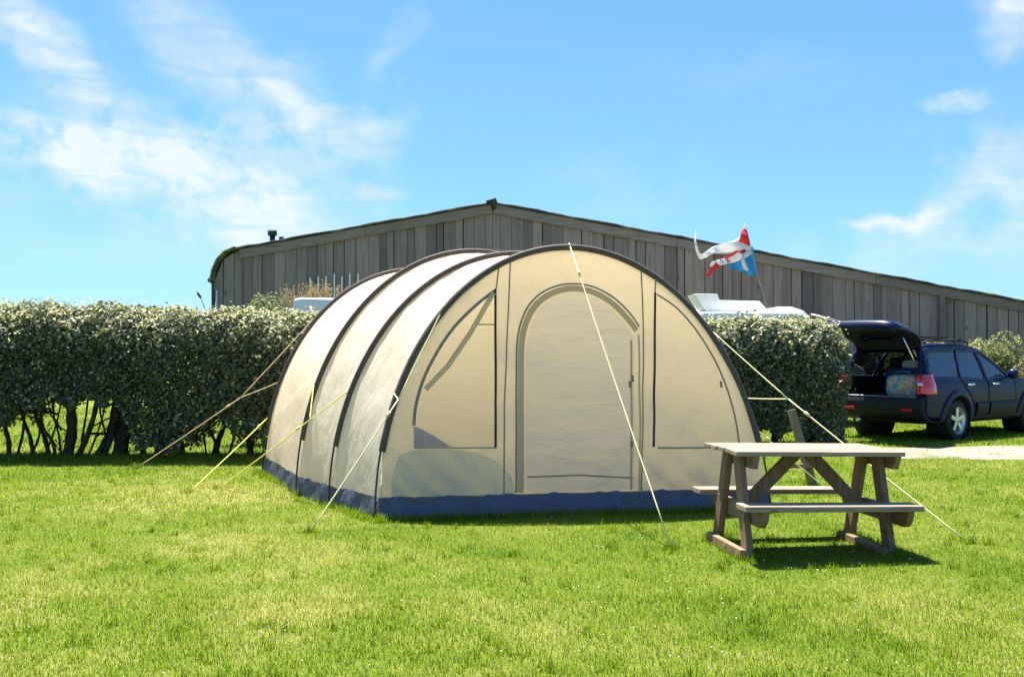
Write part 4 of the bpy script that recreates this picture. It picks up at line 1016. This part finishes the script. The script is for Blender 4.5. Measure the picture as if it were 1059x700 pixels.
# cargo: printed bag, blanket
CW = car.matrix_basis.copy() if False else Matrix.Translation(car.location) @ Matrix.Rotation(car.rotation_euler.z, 4, 'Z')
m, t, o = newmat('printed_bag'); c = objco(t)
vo = t.new('ShaderNodeTexVoronoi'); t.l.new(c, vo.inputs['Vector']); vo.inputs['Scale'].default_value = 11
base = t.ramp(t.noise(c, 9, 2).outputs[0], [(.35, (.05, .22, .45)), (.45, (.10, .35, .55)), (.52, (.55, .50, .20)), (.58, (.45, .16, .08)), (.64, (.5, .55, .5)), (.7, (.06, .25, .5))])
t.l.new(bsdf(t, base, .45, .4), o.inputs[0])
def rounded(mb, c, size, jitter=.02):
    bm = bmesh.new(); bmesh.ops.create_cube(bm, size=1); bmesh.ops.subdivide_edges(bm, edges=list(bm.edges), cuts=5, use_grid_fill=True)
    for v in bm.verts:
        q = Vector((v.co.x * 2, v.co.y * 2, v.co.z * 2)); L4 = (abs(q.x) ** 5 + abs(q.y) ** 5 + abs(q.z) ** 5) ** .2
        q = q / L4; q += Vector((math.sin(q.y * 5 + q.z * 4), math.sin(q.x * 4 + q.z * 5), math.sin(q.x * 6 + q.y * 3))) * jitter
        v.co = Vector((q.x * size[0] / 2, q.y * size[1] / 2, q.z * size[2] / 2)) + Vector(c)
    bm.verts.index_update(); mb.add([v.co for v in bm.verts], [[v.index for v in f.verts] for f in bm.faces], .5, True); bm.free()
bag = tag(empty('printed_bag', CW @ Vector((-.62, -.30, .745)), car.rotation_euler.z), 'blue bag with a bright multicoloured print standing in the open car boot', 'bag')
mb = MB(); rounded(mb, (0, 0, .21), (.36, .66, .42), .03); mb.build('body', m, bag)
mb = MB(); mb.tube([(-.1, -.15, .40), (-.12, -.12, .47), (-.12, .12, .47), (-.1, .15, .40)], .014, 6); mb.build('handle', m_plain('bag_handle', (.05, .12, .25), .7), bag)
dv = tag(empty('folded_duvet', CW @ Vector((-.12, -.15, .745)), car.rotation_euler.z), 'dark blue bedding heaped behind the printed bag in the car boot', 'bedding')
mb = MB(); rounded(mb, (0, 0, .27), (.5, 1.0, .54), .06); mb.build('bundle', m_fabric('bedding_blue', (.035, .06, .16), (.03, .05, .12), .1, .9, .1, .6, 6), dv)
mb = MB(); rounded(mb, (-.05, -.1, .60), (.3, .5, .16), .06); mb.build('pillow', m_fabric('bedding_pale', (.40, .42, .40), (.3, .3, .3), .1, .9, .1, .6, 6), dv)

# ------------------------------------------------------------------ picnic table
WTOP = m_wood('bleached_plank', (.17, .122, .088), (.47, .375, .295), 0, 1.4, .8, True); WLEG = m_wood('table_leg_wood', (.175, .10, .058), (.37, .245, .165), 2, 1.2, .85, True); WBEAM = m_wood('table_beam_wood', (.18, .105, .062), (.37, .25, .17), 1, 1.2, .85, True)
tbl = tag(empty('picnic_table', (2.30, 7.72, 0), R(9)), 'weathered wooden picnic table with fixed benches standing on the lawn', 'picnic table')
tbl.rotation_euler = (0, R(1.0), R(8))
HL = .68; ZT = .80
mb = MB()
for k in range(5):
    y_ = -.29 + k * .145; mb.box((random.uniform(-.012, .012), y_, ZT - .018 + random.uniform(-.002, .002)), (2 * HL, .137, .036), None, random.uniform(.35, .8), .006)
mb.build('tabletop', WTOP, tbl)
for s_ in (-1, 1):
    mb = MB()
    for q in (0,): mb.box((.015 * s_ * -1, s_ * .46, .395), (1.40, .21 if s_ < 0 else .20, .042), None, random.uniform(.5, .8), .006)
    mb.build('bench_seat', WTOP, tbl)
for sx_ in (-1, 1):
    X = sx_ * .572
    for s_ in (-1, 1):
        mb = MB(); mb.beam((X, s_ * .335, -.01), (X, s_ * .11, ZT - .04), .055, .11, up=(0, 1, .35), tint=random.uniform(.3, .7), bev=.006); lg = mb.build('leg', WLEG, tbl)
        bm_ = MB()
        for f_ in (.52, .93):
            p_ = Vector((X, s_ * .335, -.01)).lerp(Vector((X, s_ * .11, ZT - .04)), f_); bm_.tube([p_ - Vector((.034, 0, 0)), p_ + Vector((.034, 0, 0))], .011, 8)
        bm_.build('bolt', PEG, lg)
    mb = MB(); xo = X + sx_ * .056 * -1
    mb.prism([(-.53, .372), (.53, .372), (.515, .30), (.46, .242), (-.46, .242), (-.515, .30)], -.027, .027, .4, .005, Matrix.Translation((X + .057, 0, 0)) @ Matrix.Rotation(R(90), 4, 'Z')); mb.build('bench_bearer', WBEAM, tbl)
    mb = MB(); mb.prism([(-.34, ZT - .037), (.34, ZT - .037), (.30, ZT - .14), (-.30, ZT - .14)], -.025, .025, .45, .005, Matrix.Translation((X + .057, 0, 0)) @ Matrix.Rotation(R(90), 4, 'Z')); mb.build('top_cleat', WBEAM, tbl)
    mb = MB(); mb.beam((X - .055, -.38, .03), (X - .055, .38, .03), .05, .075, tint=.75, bev=.006); mb.build('foot_bar', WBEAM, tbl)
    mb = MB(); mb.beam((sx_ * .48, -.0, .335), (sx_ * .055, -.0, ZT - .045), .05, .10, up=(0, 0, 1), tint=.4, bev=.006); mb.build('brace', WLEG, tbl)

# ------------------------------------------------------------------ small things
root = tag(empty('wooden_post', G(843, 503)), 'short leaning wooden stake between the picnic table and the right hedge', 'post')
mb = MB(); a = Vector((0, 0, -.1)); b = P(818, 424, 11.5) - root.location; mb.beam(a, b, .09, .09, up=(0, 1, 0), tint=.6, bev=.01); mb.build('stake', m_wood('stake_wood', (.13, .11, .06), (.27, .23, .15), 2, 1.0, .85, True), root)
mb = MB(); mb.beam((-.35, .0, .24), (.0, .02, .24), .03, .05, bev=.004); mb.build('rail', WBEAM, root)
# blue camp chair inside the tent, seen through the window
root = tag(empty('camp_chair', (-.80, 9.95, .015), R(188)), 'blue folding camp chair inside the tent behind the left window', 'chair')
BL = m_fabric('chair_blue', (.01, .20, .62), (.01, .22, .7), .45, .8, .1, .3, 8)
mb = MB(); mb.box((0, 0, .40), (.5, .46, .02), None, .5, .005); mb.build('seat', BL, root)
mb = MB(); mb.grid([[(-.25 + .5 * k / 8, .24 + .10 * q / 5 + .04 * math.sin(math.pi * k / 8), .42 + .40 * q / 5 * (1 - .75 * (1 - k / 8) ** 1.3)) for k in range(9)] for q in range(6)]); mb.build('backrest', BL, root, .01)
for a, b in (((-.25, -.22, 0), (-.25, .25, .42)), ((.25, -.22, 0), (.25, .25, .42)), ((-.25, .22, 0), (-.25, -.22, .40)), ((.25, .22, 0), (.25, -.22, .40)), ((-.25, .24, .40), (-.25, .28, .50)), ((.25, .24, .40), (.25, .345, .83))):
    mb = MB(); mb.tube([a, b], .011, 6); mb.build('leg' if a[2] == 0 else 'back_post', POLE, root)
